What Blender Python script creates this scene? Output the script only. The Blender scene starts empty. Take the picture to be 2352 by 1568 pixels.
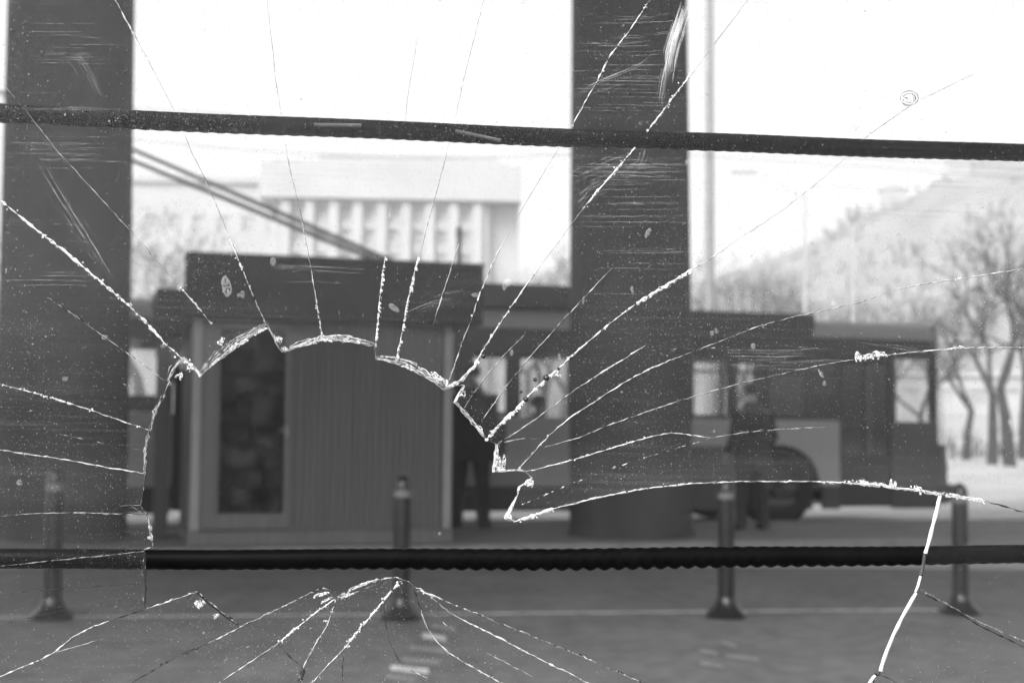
import bpy, bmesh, math, random
from mathutils import Vector, Matrix, Euler, noise
from mathutils.geometry import tessellate_polygon
R = math.radians
S = bpy.context.scene
C = S.collection
random.seed(7)

# ------------------------------------------------------------------ camera
CAM = Vector((0, 0, 1.25)); FPX = 3266.7        # focal length in 2352-wide picture units
cd = bpy.data.cameras.new('camera'); cam = bpy.data.objects.new('camera', cd); C.objects.link(cam)
PITCH = math.atan(201/FPX); ROLL = R(-0.55)
ROT = Euler((R(90)+PITCH, 0, 0), 'XYZ').to_matrix() @ Matrix.Rotation(-ROLL, 3, 'Z')
cam.matrix_world = Matrix.Translation(CAM) @ ROT.to_4x4()
cd.lens = 50; cd.sensor_width = 36; cd.clip_start = 0.02; cd.clip_end = 3000
cd.dof.use_dof = True; cd.dof.focus_distance = 0.80; cd.dof.aperture_fstop = 12.5; cd.dof.aperture_blades = 0
S.camera = cam

# ------------------------------------------------------------------ sky, sun, exposure
w = bpy.data.worlds.new('World'); S.world = w; w.use_nodes = True
nt = w.node_tree; nt.nodes.clear()
sky = nt.nodes.new('ShaderNodeTexSky'); sky.sky_type = 'NISHITA'; sky.sun_disc = False
SUN_EL, SUN_AZ = R(42), R(205)                  # high and behind the camera, veiled by thin cloud
sky.sun_elevation = SUN_EL; sky.sun_rotation = SUN_AZ; sky.dust_density = 6; sky.air_density = 1.2; sky.altitude = 200
bw = nt.nodes.new('ShaderNodeRGBToBW'); bg = nt.nodes.new('ShaderNodeBackground'); wo = nt.nodes.new('ShaderNodeOutputWorld')
nt.links.new(sky.outputs[0], bw.inputs[0]); nt.links.new(bw.outputs[0], bg.inputs[0]); nt.links.new(bg.outputs[0], wo.inputs[0])
bg.inputs[1].default_value = 0.15
ld = bpy.data.lights.new('sun', 'SUN'); ld.energy = 1.0; ld.angle = R(25); ld.color = (1, 1, 1)
sun = bpy.data.objects.new('sun', ld); C.objects.link(sun)
sd = Vector((math.sin(SUN_AZ)*math.cos(SUN_EL), math.cos(SUN_AZ)*math.cos(SUN_EL), math.sin(SUN_EL)))
sun.rotation_euler = sd.to_track_quat('Z', 'Y').to_euler(); sun.location = sd*60
S.view_settings.view_transform = 'Standard'; S.view_settings.look = 'None'
S.view_settings.exposure = 1.46; S.view_settings.gamma = 1
S.render.engine = 'CYCLES'
S.cycles.use_denoising = True; S.cycles.denoiser = 'OPENIMAGEDENOISE'; S.cycles.denoising_input_passes = 'RGB_ALBEDO_NORMAL'
S.cycles.max_bounces = 10; S.cycles.transparent_max_bounces = 64; S.cycles.diffuse_bounces = 4
S.cycles.glossy_bounces = 4; S.cycles.transmission_bounces = 8; S.cycles.volume_bounces = 1
S.cycles.caustics_reflective = False; S.cycles.caustics_refractive = False; S.cycles.sample_clamp_indirect = 6

# ------------------------------------------------------------------ helpers: view geometry
def ray(X, Y):
    return (ROT @ Vector(((X-1176)/FPX, (784-Y)/FPX, -1)))
def at(X, Y, d):                                 # the point seen at X, Y that stands d metres ahead
    r = ray(X, Y); return CAM + r*(d/r.y)
def onz(X, Y, z=0.0):
    r = ray(X, Y); return CAM + r*((z-CAM.z)/r.z)

# ------------------------------------------------------------------ helpers: materials (the photograph is black and white)
def g(v): return (v, v, v, 1)
def mat(name, v, rough=0.6, var=0.15, scale=6.0, bump=0.0, bscale=40.0, metal=0.0, spec=0.4, stretch=None, var2=0.0, scale2=60.0):
    m = bpy.data.materials.new(name); m.use_nodes = True; t = m.node_tree; N = t.nodes; L = t.links
    b = N['Principled BSDF']; b.inputs['Roughness'].default_value = rough; b.inputs['Metallic'].default_value = metal
    b.inputs['Specular IOR Level'].default_value = spec
    tc = N.new('ShaderNodeTexCoord'); mp = N.new('ShaderNodeMapping'); L.new(tc.outputs['Object'], mp.inputs[0])
    if stretch: mp.inputs['Scale'].default_value = stretch
    n = N.new('ShaderNodeTexNoise'); n.inputs['Scale'].default_value = scale; n.inputs['Detail'].default_value = 6; L.new(mp.outputs[0], n.inputs[0])
    r = N.new('ShaderNodeValToRGB'); L.new(n.outputs[0], r.inputs[0])
    r.color_ramp.elements[0].position = 0.3; r.color_ramp.elements[1].position = 0.7
    r.color_ramp.elements[0].color = g(v*(1-var)); r.color_ramp.elements[1].color = g(v*(1+var))
    out = r.outputs[0]
    if var2:
        n2 = N.new('ShaderNodeTexNoise'); n2.inputs['Scale'].default_value = scale2; n2.inputs['Detail'].default_value = 3; L.new(mp.outputs[0], n2.inputs[0])
        r2 = N.new('ShaderNodeValToRGB'); L.new(n2.outputs[0], r2.inputs[0]); r2.color_ramp.elements[0].position = .35; r2.color_ramp.elements[1].position = .65
        r2.color_ramp.elements[0].color = g(1-var2); r2.color_ramp.elements[1].color = g(1)
        mx = N.new('ShaderNodeMix'); mx.data_type = 'RGBA'; mx.blend_type = 'MULTIPLY'; mx.inputs[0].default_value = 1
        L.new(out, mx.inputs[6]); L.new(r2.outputs[0], mx.inputs[7]); out = mx.outputs[2]
    L.new(out, b.inputs['Base Color'])
    if bump:
        bn = N.new('ShaderNodeTexNoise'); bn.inputs['Scale'].default_value = bscale; bn.inputs['Detail'].default_value = 4; L.new(mp.outputs[0], bn.inputs[0])
        bp = N.new('ShaderNodeBump'); bp.inputs['Strength'].default_value = bump; bp.inputs['Distance'].default_value = 0.02
        L.new(bn.outputs[0], bp.inputs['Height']); L.new(bp.outputs[0], b.inputs['Normal'])
    return m

# ------------------------------------------------------------------ helpers: meshes
class MB:
    def __init__(s): s.v = []; s.f = []; s.mi = []
    def add(s, vs, fs, m=0):
        o = len(s.v); s.v += [tuple(v) for v in vs]; s.f += [tuple(i+o for i in f) for f in fs]; s.mi += [m]*len(fs); return s
    def box(s, x0, x1, y0, y1, z0, z1, m=0):
        v = [(x0,y0,z0),(x1,y0,z0),(x1,y1,z0),(x0,y1,z0),(x0,y0,z1),(x1,y0,z1),(x1,y1,z1),(x0,y1,z1)]
        return s.add(v, [(0,3,2,1),(4,5,6,7),(0,1,5,4),(1,2,6,5),(2,3,7,6),(3,0,4,7)], m)
    def tube(s, pts, rad, n=10, m=0, cap=True):
        pts = [Vector(p) for p in pts]; rs = rad if isinstance(rad, (list, tuple)) else [rad]*len(pts)
        V = []; a = None
        for i, p in enumerate(pts):
            t = (pts[min(i+1, len(pts)-1)] - pts[max(i-1, 0)]).normalized()
            if a is None: a = t.orthogonal().normalized()
            else: a = (a - t*a.dot(t)).normalized()
            b = t.cross(a)
            for k in range(n):
                q = 2*math.pi*k/n; V.append(p + (a*math.cos(q)+b*math.sin(q))*rs[i])
        F = []
        for i in range(len(pts)-1):
            for k in range(n):
                k2 = (k+1) % n; F.append((i*n+k, i*n+k2, (i+1)*n+k2, (i+1)*n+k))
        if cap: F += [tuple(range(n))[::-1], tuple((len(pts)-1)*n+k for k in range(n))]
        return s.add(V, F, m)
    def lathe(s, prof, n=32, c=(0,0,0), m=0):    # prof: (r, z) from the bottom up
        V = []; F = []
        for r, z in prof:
            for k in range(n):
                q = 2*math.pi*k/n; V.append((c[0]+r*math.cos(q), c[1]+r*math.sin(q), c[2]+z))
        for i in range(len(prof)-1):
            for k in range(n):
                k2 = (k+1) % n; F.append((i*n+k, i*n+k2, (i+1)*n+k2, (i+1)*n+k))
        F += [tuple(range(n))[::-1], tuple((len(prof)-1)*n+k for k in range(n))]
        return s.add(V, F, m)
    def prism(s, poly, y0, y1, m=0):             # polygon in x,z pushed through y (any outline)
        n = len(poly); tri = tessellate_polygon([[Vector((p[0], p[1], 0)) for p in poly]])
        V = [(p[0], y0, p[1]) for p in poly] + [(p[0], y1, p[1]) for p in poly]
        F = [tuple(t) for t in tri] + [tuple(i+n for i in t)[::-1] for t in tri] + [(i, (i+1) % n, n+(i+1) % n, n+i) for i in range(n)]
        return s.add(V, F, m)
    def wall(s, x0, x1, z0, z1, y0, y1, holes, m=0):   # a wall in x,z with rectangular openings through y
        xs = sorted({x0, x1, *[h[0] for h in holes], *[h[1] for h in holes]}); zs = sorted({z0, z1, *[h[2] for h in holes], *[h[3] for h in holes]})
        xs = [x for x in xs if x0 <= x <= x1]; zs = [z for z in zs if z0 <= z <= z1]
        def solid(i, j):
            if i < 0 or j < 0 or i >= len(xs)-1 or j >= len(zs)-1: return False
            cx = (xs[i]+xs[i+1])/2; cz = (zs[j]+zs[j+1])/2
            return not any(h[0] < cx < h[1] and h[2] < cz < h[3] for h in holes)
        for i in range(len(xs)-1):
            for j in range(len(zs)-1):
                if not solid(i, j): continue
                a, b, c, d = xs[i], xs[i+1], zs[j], zs[j+1]
                s.add([(a,y0,c),(b,y0,c),(b,y0,d),(a,y0,d)], [(0,1,2,3)], m); s.add([(a,y1,c),(b,y1,c),(b,y1,d),(a,y1,d)], [(3,2,1,0)], m)
                if not solid(i-1, j): s.add([(a,y0,c),(a,y0,d),(a,y1,d),(a,y1,c)], [(0,1,2,3)], m)
                if not solid(i+1, j): s.add([(b,y0,c),(b,y1,c),(b,y1,d),(b,y0,d)], [(0,1,2,3)], m)
                if not solid(i, j-1): s.add([(a,y0,c),(a,y1,c),(b,y1,c),(b,y0,c)], [(0,1,2,3)], m)
                if not solid(i, j+1): s.add([(a,y0,d),(b,y0,d),(b,y1,d),(a,y1,d)], [(0,1,2,3)], m)
        return s
    def build(s, name, mats, parent=None, smooth=False, bevel=0, fix=True):
        me = bpy.data.meshes.new(name); me.from_pydata(s.v, [], s.f); o = bpy.data.objects.new(name, me); C.objects.link(o)
        for x in (mats if isinstance(mats, (list, tuple)) else [mats]): me.materials.append(x)
        me.polygons.foreach_set('material_index', s.mi)
        if fix:
            bm = bmesh.new(); bm.from_mesh(me); bmesh.ops.remove_doubles(bm, verts=bm.verts, dist=1e-5); bmesh.ops.recalc_face_normals(bm, faces=bm.faces); bm.to_mesh(me); bm.free()
        if smooth:
            me.polygons.foreach_set('use_smooth', [True]*len(me.polygons)); me.set_sharp_from_angle(angle=R(40))
        if bevel:
            b = o.modifiers.new('bevel', 'BEVEL'); b.width = bevel; b.segments = 2; b.limit_method = 'ANGLE'
        if parent: o.parent = parent
        return o
def tag(o, label=None, cat=None, group=None, kind=None):
    if label: o['label'] = label
    if cat: o['category'] = cat
    if group: o['group'] = group
    if kind: o['kind'] = kind
    return o
def thing(name, loc, rz, label, cat, group=None):
    o = bpy.data.objects.new(name, None); C.objects.link(o); o.location = loc; o.rotation_euler = (0, 0, rz); o.empty_display_size = .2
    return tag(o, label, cat, group)
def copy_tree(o, parent=None):
    c = o.copy(); C.objects.link(c)
    if parent: c.parent = parent
    for ch in list(o.children): copy_tree(ch, c)
    return c

# ------------------------------------------------------------------ materials
M = {}
M['asphalt'] = mat('asphalt', .13, .9, .2, 1.3, .35, 60, var2=.35, scale2=7)
M['road'] = mat('road_wet', .34, .7, .14, .5, .2, 30, var2=.2, scale2=5)
M['slab'] = mat('platform_concrete', .14, .85, .14, 1.5, .2, 40)
M['kerb'] = mat('kerb_stone', .17, .8, .15, 4, .2, 50)
M['snow'] = mat('snow', .33, .7, .14, .9, .6, 3)
M['paint'] = mat('worn_road_paint', .55, .7, .4, 9, .1, 60)
M['paint_thin'] = mat('rubbed_road_paint', .22, .8, .3, 9, .1, 60)
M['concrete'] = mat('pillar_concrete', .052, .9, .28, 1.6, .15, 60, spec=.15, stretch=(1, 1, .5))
M['canopy'] = mat('canopy_plaster', .6, .9, .08, 1)
M['steel'] = mat('dark_rebar', .002, .32, .4, 60, 0, 900, metal=0.0, spec=.04)
M['bar_streak'] = mat('pale_bar_streak', .07, .5, .2, 900)
M['dark'] = mat('dark_paint', .025, .5, .15, 3)
M['fascia'] = mat('kiosk_fascia_paint', .014, .7, .12, 3, spec=.1, stretch=(1, 1, 5))
M['kpanel'] = mat('kiosk_profiled_sheet', .105, .6, .13, 3, spec=.2, stretch=(9, 9, .3))  # vertical streaks in the colour stand in for rib shading
M['ktrim'] = mat('kiosk_trim', .20, .5, .08, 5)
M['kstuff'] = mat('goods_behind_door', .055, .7, .4, 9)
M['blight'] = mat('bus_light_paint', .27, .4, .05, 1.5)
M['bdark'] = mat('bus_dark_band', .05, .5, .1, 2, spec=.25)
M['bmid'] = mat('bus_grey_paint', .055, .4, .07, 2)
M['rubber'] = mat('rubber', .012, .85, .2, 30)
M['rim'] = mat('wheel_rim', .025, .5, .15, 20)
M['inside'] = mat('bus_interior', .10, .8, .15, 3)
M['pole'] = mat('pole_metal', .10, .5, .1, 5)
M['lampp'] = mat('lamp_post_grey', .22, .6, .1, 3)
M['bollard'] = mat('bollard_paint', .008, .28, .35, 14, spec=.5)
M['band'] = mat('reflective_band', .13, .4, .15, 30)
M['bark'] = mat('bark', .07, .9, .25, 9)
M['scrub'] = mat('pale_scrub', .25, .9, .3, .2)
M['barkd'] = mat('dark_bark', .045, .9, .25, 9)
M['plaster'] = mat('pale_plaster', .37, .85, .08, .35)
M['plaster2'] = mat('attic_plaster', .36, .85, .08, .3)  # a touch darker than the pilaster plaster
M['winfar'] = mat('far_window', .34, .7, .3, .6)
M['roofsnow'] = mat('house_roof', .42, .8, .2, .5)
M['hill'] = mat('hill_scrub_and_snow', .29, .95, .22, .06, 0, var2=.2, scale2=.25)
M['coat'] = mat('dark_coat', .022, .9, .2, 12, .2, 60)
M['coat2'] = mat('grey_coat', .018, .9, .2, 12, .2, 60)
M['scarf'] = mat('pale_scarf', .07, .9, .2, 20)
M['skin'] = mat('skin', .30, .6, .08, 20)
M['hair'] = mat('hair', .03, .7, .3, 60)
M['lampg'] = mat('headlight_lens', .5, .15, .1, 5)

def window_glass(name, tr):
    m = bpy.data.materials.new(name); m.use_nodes = True; t = m.node_tree; N = t.nodes; L = t.links; N.clear()
    o = N.new('ShaderNodeOutputMaterial'); a = N.new('ShaderNodeBsdfTransparent'); b = N.new('ShaderNodeBsdfGlossy'); x = N.new('ShaderNodeMixShader')
    a.inputs[0].default_value = g(tr); b.inputs[0].default_value = g(.8); b.inputs['Roughness'].default_value = .05
    x.inputs[0].default_value = .05; L.new(a.outputs[0], x.inputs[1]); L.new(b.outputs[0], x.inputs[2]); L.new(x.outputs[0], o.inputs[0]); return m
M['bglass'] = window_glass('bus_window_glass', .93)
M['kglass'] = window_glass('kiosk_door_glass', .8); M['kglass'].node_tree.nodes['Mix Shader'].inputs[0].default_value = .015

# the pane: clear glass with a film of dust, wipe streaks, specks and dried drops on its face
def pane_mat():
    m = bpy.data.materials.new('dusty_pane'); m.use_nodes = True; t = m.node_tree; N = t.nodes; L = t.links; N.clear()
    def math_(op, a, b=None, clamp=False):
        n = N.new('ShaderNodeMath'); n.operation = op; n.use_clamp = clamp
        for i, x in enumerate((a, b)):
            if x is None: continue
            if isinstance(x, (int, float)): n.inputs[i].default_value = x
            else: L.new(x, n.inputs[i])
        return n.outputs[0]
    def noise_(sc, det, scale=(1,1,1), rot=0.0, loc=(0,0,0)):
        mp = N.new('ShaderNodeMapping'); mp.inputs['Scale'].default_value = scale; mp.inputs['Rotation'].default_value = (0, rot, 0); mp.inputs['Location'].default_value = loc
        L.new(tc.outputs['Object'], mp.inputs[0]); n = N.new('ShaderNodeTexNoise'); n.inputs['Scale'].default_value = sc; n.inputs['Detail'].default_value = det
        L.new(mp.outputs[0], n.inputs[0]); return n.outputs[0]
    def ramp(x, a, b, lo=0.0, hi=1.0):
        n = N.new('ShaderNodeMapRange'); n.inputs[1].default_value = a; n.inputs[2].default_value = b; n.inputs[3].default_value = lo; n.inputs[4].default_value = hi; L.new(x, n.inputs[0]); return n.outputs[0]
    tc = N.new('ShaderNodeTexCoord')
    film = ramp(noise_(9, 4, loc=(3,0,1)), .35, .75, .004, .020)
    streak = math_('MULTIPLY', ramp(noise_(1, 3, (9, 9, 520)), .46, .72, 0, .14), ramp(noise_(6, 3, (1,1,2), loc=(7,0,2)), .45, .65))
    wipe = math_('MULTIPLY', ramp(noise_(1, 3, (520, 9, 14), rot=R(-32)), .52, .75, 0, .05), ramp(noise_(5, 2, loc=(1,0,8)), .5, .65))
    def specks(scale, thr, size, amt):
        v = N.new('ShaderNodeTexVoronoi'); v.voronoi_dimensions = '3D'; v.inputs['Scale'].default_value = scale; v.feature = 'F1'
        mp = N.new('ShaderNodeMapping'); mp.inputs['Scale'].default_value = (1, 0.0, 1); L.new(tc.outputs['Object'], mp.inputs[0]); L.new(mp.outputs[0], v.inputs['Vector'])
        sp = N.new('ShaderNodeSeparateColor'); L.new(v.outputs['Color'], sp.inputs[0])
        r = ramp(sp.outputs[0], thr, 1.0, 0.0, size)
        d = math_('SUBTRACT', r, v.outputs['Distance']); return math_('MULTIPLY', math_('MULTIPLY', d, 14, True), amt)
    dens = ramp(noise_(7, 3, loc=(2,0,5)), .40, .62, .4, 1.0)
    sp = math_('MULTIPLY', math_('ADD', specks(800, .76, .36, .55), math_('ADD', specks(300, .93, .24, .8), specks(1500, .68, .48, .34))), dens)
    film = math_('ADD', film, ramp(noise_(2600, 2), .40, .72, 0, .055))
    fac = math_('ADD', math_('ADD', film, math_('ADD', streak, wipe)), sp, True)
    tr = N.new('ShaderNodeBsdfTransparent'); tr.inputs[0].default_value = g(.955)
    gl = N.new('ShaderNodeBsdfGlossy'); gl.inputs['Roughness'].default_value = .02; gl.inputs[0].default_value = g(1)
    mg = N.new('ShaderNodeMixShader'); mg.inputs[0].default_value = .012; L.new(tr.outputs[0], mg.inputs[1]); L.new(gl.outputs[0], mg.inputs[2])
    tl = N.new('ShaderNodeBsdfTranslucent'); tl.inputs[0].default_value = g(.9); df = N.new('ShaderNodeBsdfDiffuse'); df.inputs[0].default_value = g(.8)
    md = N.new('ShaderNodeMixShader'); md.inputs[0].default_value = .08; L.new(tl.outputs[0], md.inputs[1]); L.new(df.outputs[0], md.inputs[2])
    mx = N.new('ShaderNodeMixShader'); L.new(fac, mx.inputs[0]); L.new(mg.outputs[0], mx.inputs[1]); L.new(md.outputs[0], mx.inputs[2])
    o = N.new('ShaderNodeOutputMaterial'); L.new(mx.outputs[0], o.inputs[0]); return m
def fracture_mat(name, bright, cover, scale, trans=.6, dark=.12):
    # broken glass face: mostly white diffuse colour standing in for refracted sky, with clear or tinted patches
    m = bpy.data.materials.new(name); m.use_nodes = True; t = m.node_tree; N = t.nodes; L = t.links; N.clear()
    tc = N.new('ShaderNodeTexCoord'); n = N.new('ShaderNodeTexNoise'); n.inputs['Scale'].default_value = scale; n.inputs['Detail'].default_value = 5; L.new(tc.outputs['Object'], n.inputs[0])
    mr = N.new('ShaderNodeMapRange'); mr.inputs[1].default_value = .62-cover*.3; mr.inputs[2].default_value = .72-cover*.3; L.new(n.outputs[0], mr.inputs[0])
    t0 = N.new('ShaderNodeBsdfTranslucent'); t0.inputs[0].default_value = g(bright); d0 = N.new('ShaderNodeBsdfDiffuse'); d0.inputs[0].default_value = g(bright)
    tl = N.new('ShaderNodeMixShader'); tl.inputs[0].default_value = .75; L.new(t0.outputs[0], tl.inputs[1]); L.new(d0.outputs[0], tl.inputs[2]); gs = N.new('ShaderNodeBsdfGlass'); gs.inputs['Roughness'].default_value = .12; gs.inputs['IOR'].default_value = 1.25
    a = N.new('ShaderNodeMixShader'); a.inputs[0].default_value = .18; L.new(tl.outputs[0], a.inputs[1]); L.new(gs.outputs[0], a.inputs[2])
    tr = N.new('ShaderNodeBsdfTransparent'); tr.inputs[0].default_value = g(1-dark*2)
    x = N.new('ShaderNodeMixShader'); L.new(mr.outputs[0], x.inputs[0]); L.new(tr.outputs[0], x.inputs[1]); L.new(a.outputs[0], x.inputs[2])
    o = N.new('ShaderNodeOutputMaterial'); L.new(x.outputs[0], o.inputs[0]); return m
M['pane'] = pane_mat(); M['back'] = window_glass('pane_back_face', .98); M['back'].node_tree.nodes['Mix Shader'].inputs[0].default_value = .006
M['frac'] = fracture_mat('fracture_bright', .8, .92, 560)
M['glint'] = fracture_mat('fracture_glint', 1.0, .8, 900)
M['fine'] = fracture_mat('fracture_fine', .62, .85, 260, dark=.05)
M['dash'] = fracture_mat('fracture_broken', .95, .30, 320, dark=.0)
M['rimg'] = fracture_mat('pane_edge', .9, .45, 420, dark=.4)
M['rimw'] = fracture_mat('pane_edge_white', 1.0, 1.6, 100)  # white colour in place of sky refracted by the edge
M['hairl'] = window_glass('crack_dark_line', .42); M['hairl'].node_tree.nodes['Mix Shader'].inputs[0].default_value = .0  # grey tinted line added beside cracks to set them off the sky
def faint_mat(name, fac, br=.9):
    m = bpy.data.materials.new(name); m.use_nodes = True; t = m.node_tree; N = t.nodes; L = t.links; N.clear()
    a = N.new('ShaderNodeBsdfTransparent'); b_ = N.new('ShaderNodeBsdfDiffuse'); b_.inputs[0].default_value = g(br); x = N.new('ShaderNodeMixShader'); x.inputs[0].default_value = fac
    o = N.new('ShaderNodeOutputMaterial'); L.new(a.outputs[0], x.inputs[1]); L.new(b_.outputs[0], x.inputs[2]); L.new(x.outputs[0], o.inputs[0]); return m
M['scr'] = faint_mat('hairline_scratch', .13); M['smear'] = faint_mat('milky_smear', .17); M['drop'] = faint_mat('dried_drop_stain', .15)
def black_glass():
    m = bpy.data.materials.new('fracture_dark'); m.use_nodes = True; b = m.node_tree.nodes['Principled BSDF']
    b.inputs['Base Color'].default_value = g(.02); b.inputs['Roughness'].default_value = .2; return m
M['fdark'] = black_glass()

# ================================================================== SETTING
YAW = R(16); TY = math.tan(YAW)
def street(x, off=0.0):                          # y of the street's own direction line through the kiosk front, off metres beyond it
    return 14.155 + x*TY + off/math.cos(YAW)
def yawed(x, y): return Vector((x, y, 0))

def sheet(name, x0, x1, y0, y1, z, m, nx=2, ny=2, f=None, rz=0, loc=(0,0,0)):
    b = MB(); V = []; F = []
    for j in range(ny+1):
        for i in range(nx+1):
            x = x0+(x1-x0)*i/nx; y = y0+(y1-y0)*j/ny; V.append((x, y, z+(f(x, y) if f else 0)))
    for j in range(ny):
        for i in range(nx): k = j*(nx+1)+i; F.append((k, k+1, k+nx+2, k+nx+1))
    b.add(V, F); o = b.build(name, m, smooth=bool(f), fix=False); o.location = loc; o.rotation_euler = (0, 0, rz); return tag(o, kind='structure')
sheet('ground', -900, 900, -60, 1500, -.012, M['road'])
sheet('pavement', -40, 40, -22, 13.3, -.004, M['asphalt'], rz=R(0))
# raised platform that carries the kiosk and the pillars
pl = MB(); pl.box(-26, 26, -.30, 2.35, -.05, .135); plo = pl.build('platform', M['slab'], bevel=.01); plo.location = (0, 14.155, 0); plo.rotation_euler = (0, 0, YAW); tag(plo, kind='structure')
kb = MB()
for i in range(-26, 26):
    kb.box(i+.006, i+.994, -.44, -.305, -.05, .15)
    kb.box(i+.006, i+.994, 2.355, 2.49, -.05, .15)
kbo = kb.build('kerb', M['kerb'], bevel=.008); kbo.location = (0, 14.155, 0); kbo.rotation_euler = (0, 0, YAW); tag(kbo, kind='structure')
# worn painted line beside the bollards
a0 = onz(-60, 1419); a1 = onz(2152, 1400)
d = (a1-a0).normalized(); nrm = Vector((-d.y, d.x, 0))
ln = MB(); K = 60
for i in range(K):
    p = a0+(a1-a0)*(i/K); q = a0+(a1-a0)*((i+1)/K); wv = .028+.01*math.sin(i*1.7)
    ln.add([p-nrm*wv+Vector((0,0,.0)), q-nrm*wv, q+nrm*.03, p+nrm*.03], [(0,1,2,3)])
o = ln.build('road_line', M['paint']); tag(o, kind='structure'); o.location.z = .003
# ladder of faded white paint strokes on the pavement
for k, (X0, X1, Y, hh) in enumerate([(970,1024,1461,11), (897,984,1536,12), (990,1047,1439,8), (940,1030,1489,9), (924,1010,1516,10), (887,954,1556,10), (1658,1691,1478,6), (1608,1648,1496,7), (1668,1741,1509,6), (1608,1661,1525,7)]):
    pts = [onz(X0, Y-hh/2-3), onz(X1, Y-hh/2+6), onz(X1, Y+hh/2+6), onz(X0, Y+hh/2-3)]
    b = MB(); b.add([(p.x, p.y, 0.003+.0) for p in pts], [(3,2,1,0)]); o = b.build('paint_stroke', M['paint'] if k < 2 else M['paint_thin'])
    tag(o, kind='structure')
# snow field and ploughed banks on the far side of the road
def sf(x, y):
    t = min(1, max(0, (y-26-.05*x)/6)); e = min(1, max(0, (x-(-60))/20))
    return t*(.35+.55*abs(noise.noise(Vector((x*.25, y*.22, 0)))) + .5*noise.noise(Vector((x*.6+9, y*.5, 3)))*.4)-.05
sheet('snow_field', -70, 110, 24, 140, 0, M['snow'], 240, 150, sf)
# hill with scrub on the right
ridge = [(-160,8),(-60,14),(0,20),(34,27),(54,34),(66,40),(74,43),(82,48),(94,50.5),(130,62),(200,84),(320,100)]
def rz_(x):
    for (a, za), (b, zb) in zip(ridge, ridge[1:]):
        if x <= b: t = max(0, (x-a)/(b-a)); return za+(zb-za)*t
    return ridge[-1][1]
def hf(x, y):
    t = (y-120)/140
    if t <= 1: s = math.sin(max(0, t)*math.pi/2)**1.1
    else: s = max(0, 1-(t-1)*.5)
    n = noise.noise(Vector((x*.03, y*.03, 0)))*2.5+noise.noise(Vector((x*.11, y*.11, 4)))*.8
    return rz_(x*260/max(y, 120) if y < 260 else x)*s + n*min(1, max(0, t)*2)*(.3 if t > .8 else 1)-.5
sheet('hill', -160, 330, 120, 330, 0, M['hill'], 160, 80, hf)

# ================================================================== CANOPY ROOF AND PILLARS
def pillar(cx, cy, r0, r1, label):
    t = thing('concrete_pillar', (cx, cy, .13), 0, label, 'pillar', 'round pillars of the canopy'); t.rotation_euler.y = -.0075
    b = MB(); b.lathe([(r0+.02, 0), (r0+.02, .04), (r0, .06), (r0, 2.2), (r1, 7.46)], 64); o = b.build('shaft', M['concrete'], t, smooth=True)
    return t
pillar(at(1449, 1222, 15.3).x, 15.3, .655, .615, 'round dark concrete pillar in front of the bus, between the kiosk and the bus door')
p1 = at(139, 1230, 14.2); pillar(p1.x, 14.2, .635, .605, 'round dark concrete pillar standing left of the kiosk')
rf = MB(); rf.box(-24, 22, -12.2, 2.5, 7.6, 7.9)  # out of view; span and pale underside set to shade and bounce light
o = rf.build('unseen_canopy_roof', M['canopy']); o.location = (0, 14.155, 0); o.rotation_euler = (0, 0, YAW)
tag(o, kind='structure')

# ================================================================== KIOSK
KL = Vector((-2.98, 13.30, .135)); KW = 2.50; KD = 1.75; KH = 2.69
kt = thing('kiosk', KL, YAW, 'small dark-roofed street kiosk with a glazed door and ribbed wall beside the pillar', 'kiosk')
FZ = 2.12                                        # underside of the fascia
dl, dr = .255, .865                              # glazed door, pane edges
# ribbed front wall right of the door
rb = MB(); n_r = 22; x0 = .93; x1 = KW-.10; V = []; F = []
prof = []
step = (x1-x0)/n_r
for i in range(n_r):
    a = x0+i*step
    prof += [(a, .0), (a+step*.42, .0), (a+step*.56, .027), (a+step*.86, .027)]
prof.append((x1, 0))
for x, y in prof: V += [(x, .03+y, .14), (x, .03+y, FZ)]
for i in range(len(prof)-1): F.append((2*i, 2*i+2, 2*i+3, 2*i+1))
rb.add(V, F); rb.box(x0, x1, .06, .09, .14, FZ); rb.build('ribbed_wall', M['kpanel'], kt)
sw = MB(); sw.box(.0, .05, .10, KD-.1, .14, FZ); sw.box(KW-.05, KW, .10, KD-.1, .14, FZ); sw.box(.05, KW-.05, KD-.1, KD-.05, .14, FZ); sw.build('side_wall', M['kpanel'], kt)
for a, b_ in ((0, .085), (KW-.085, KW)):
    
    for y0_, y1_ in ((0, .10), (KD-.1, KD)): c = MB(); c.box(a, b_, y0_, y1_, .14, FZ); c.build('corner_post', M['ktrim'], kt, bevel=.012)
bs = MB(); bs.box(-.015, KW+.015, -.015, KD+.015, 0, .137); bs.build('base', M['kpanel'], kt, bevel=.01)
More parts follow.
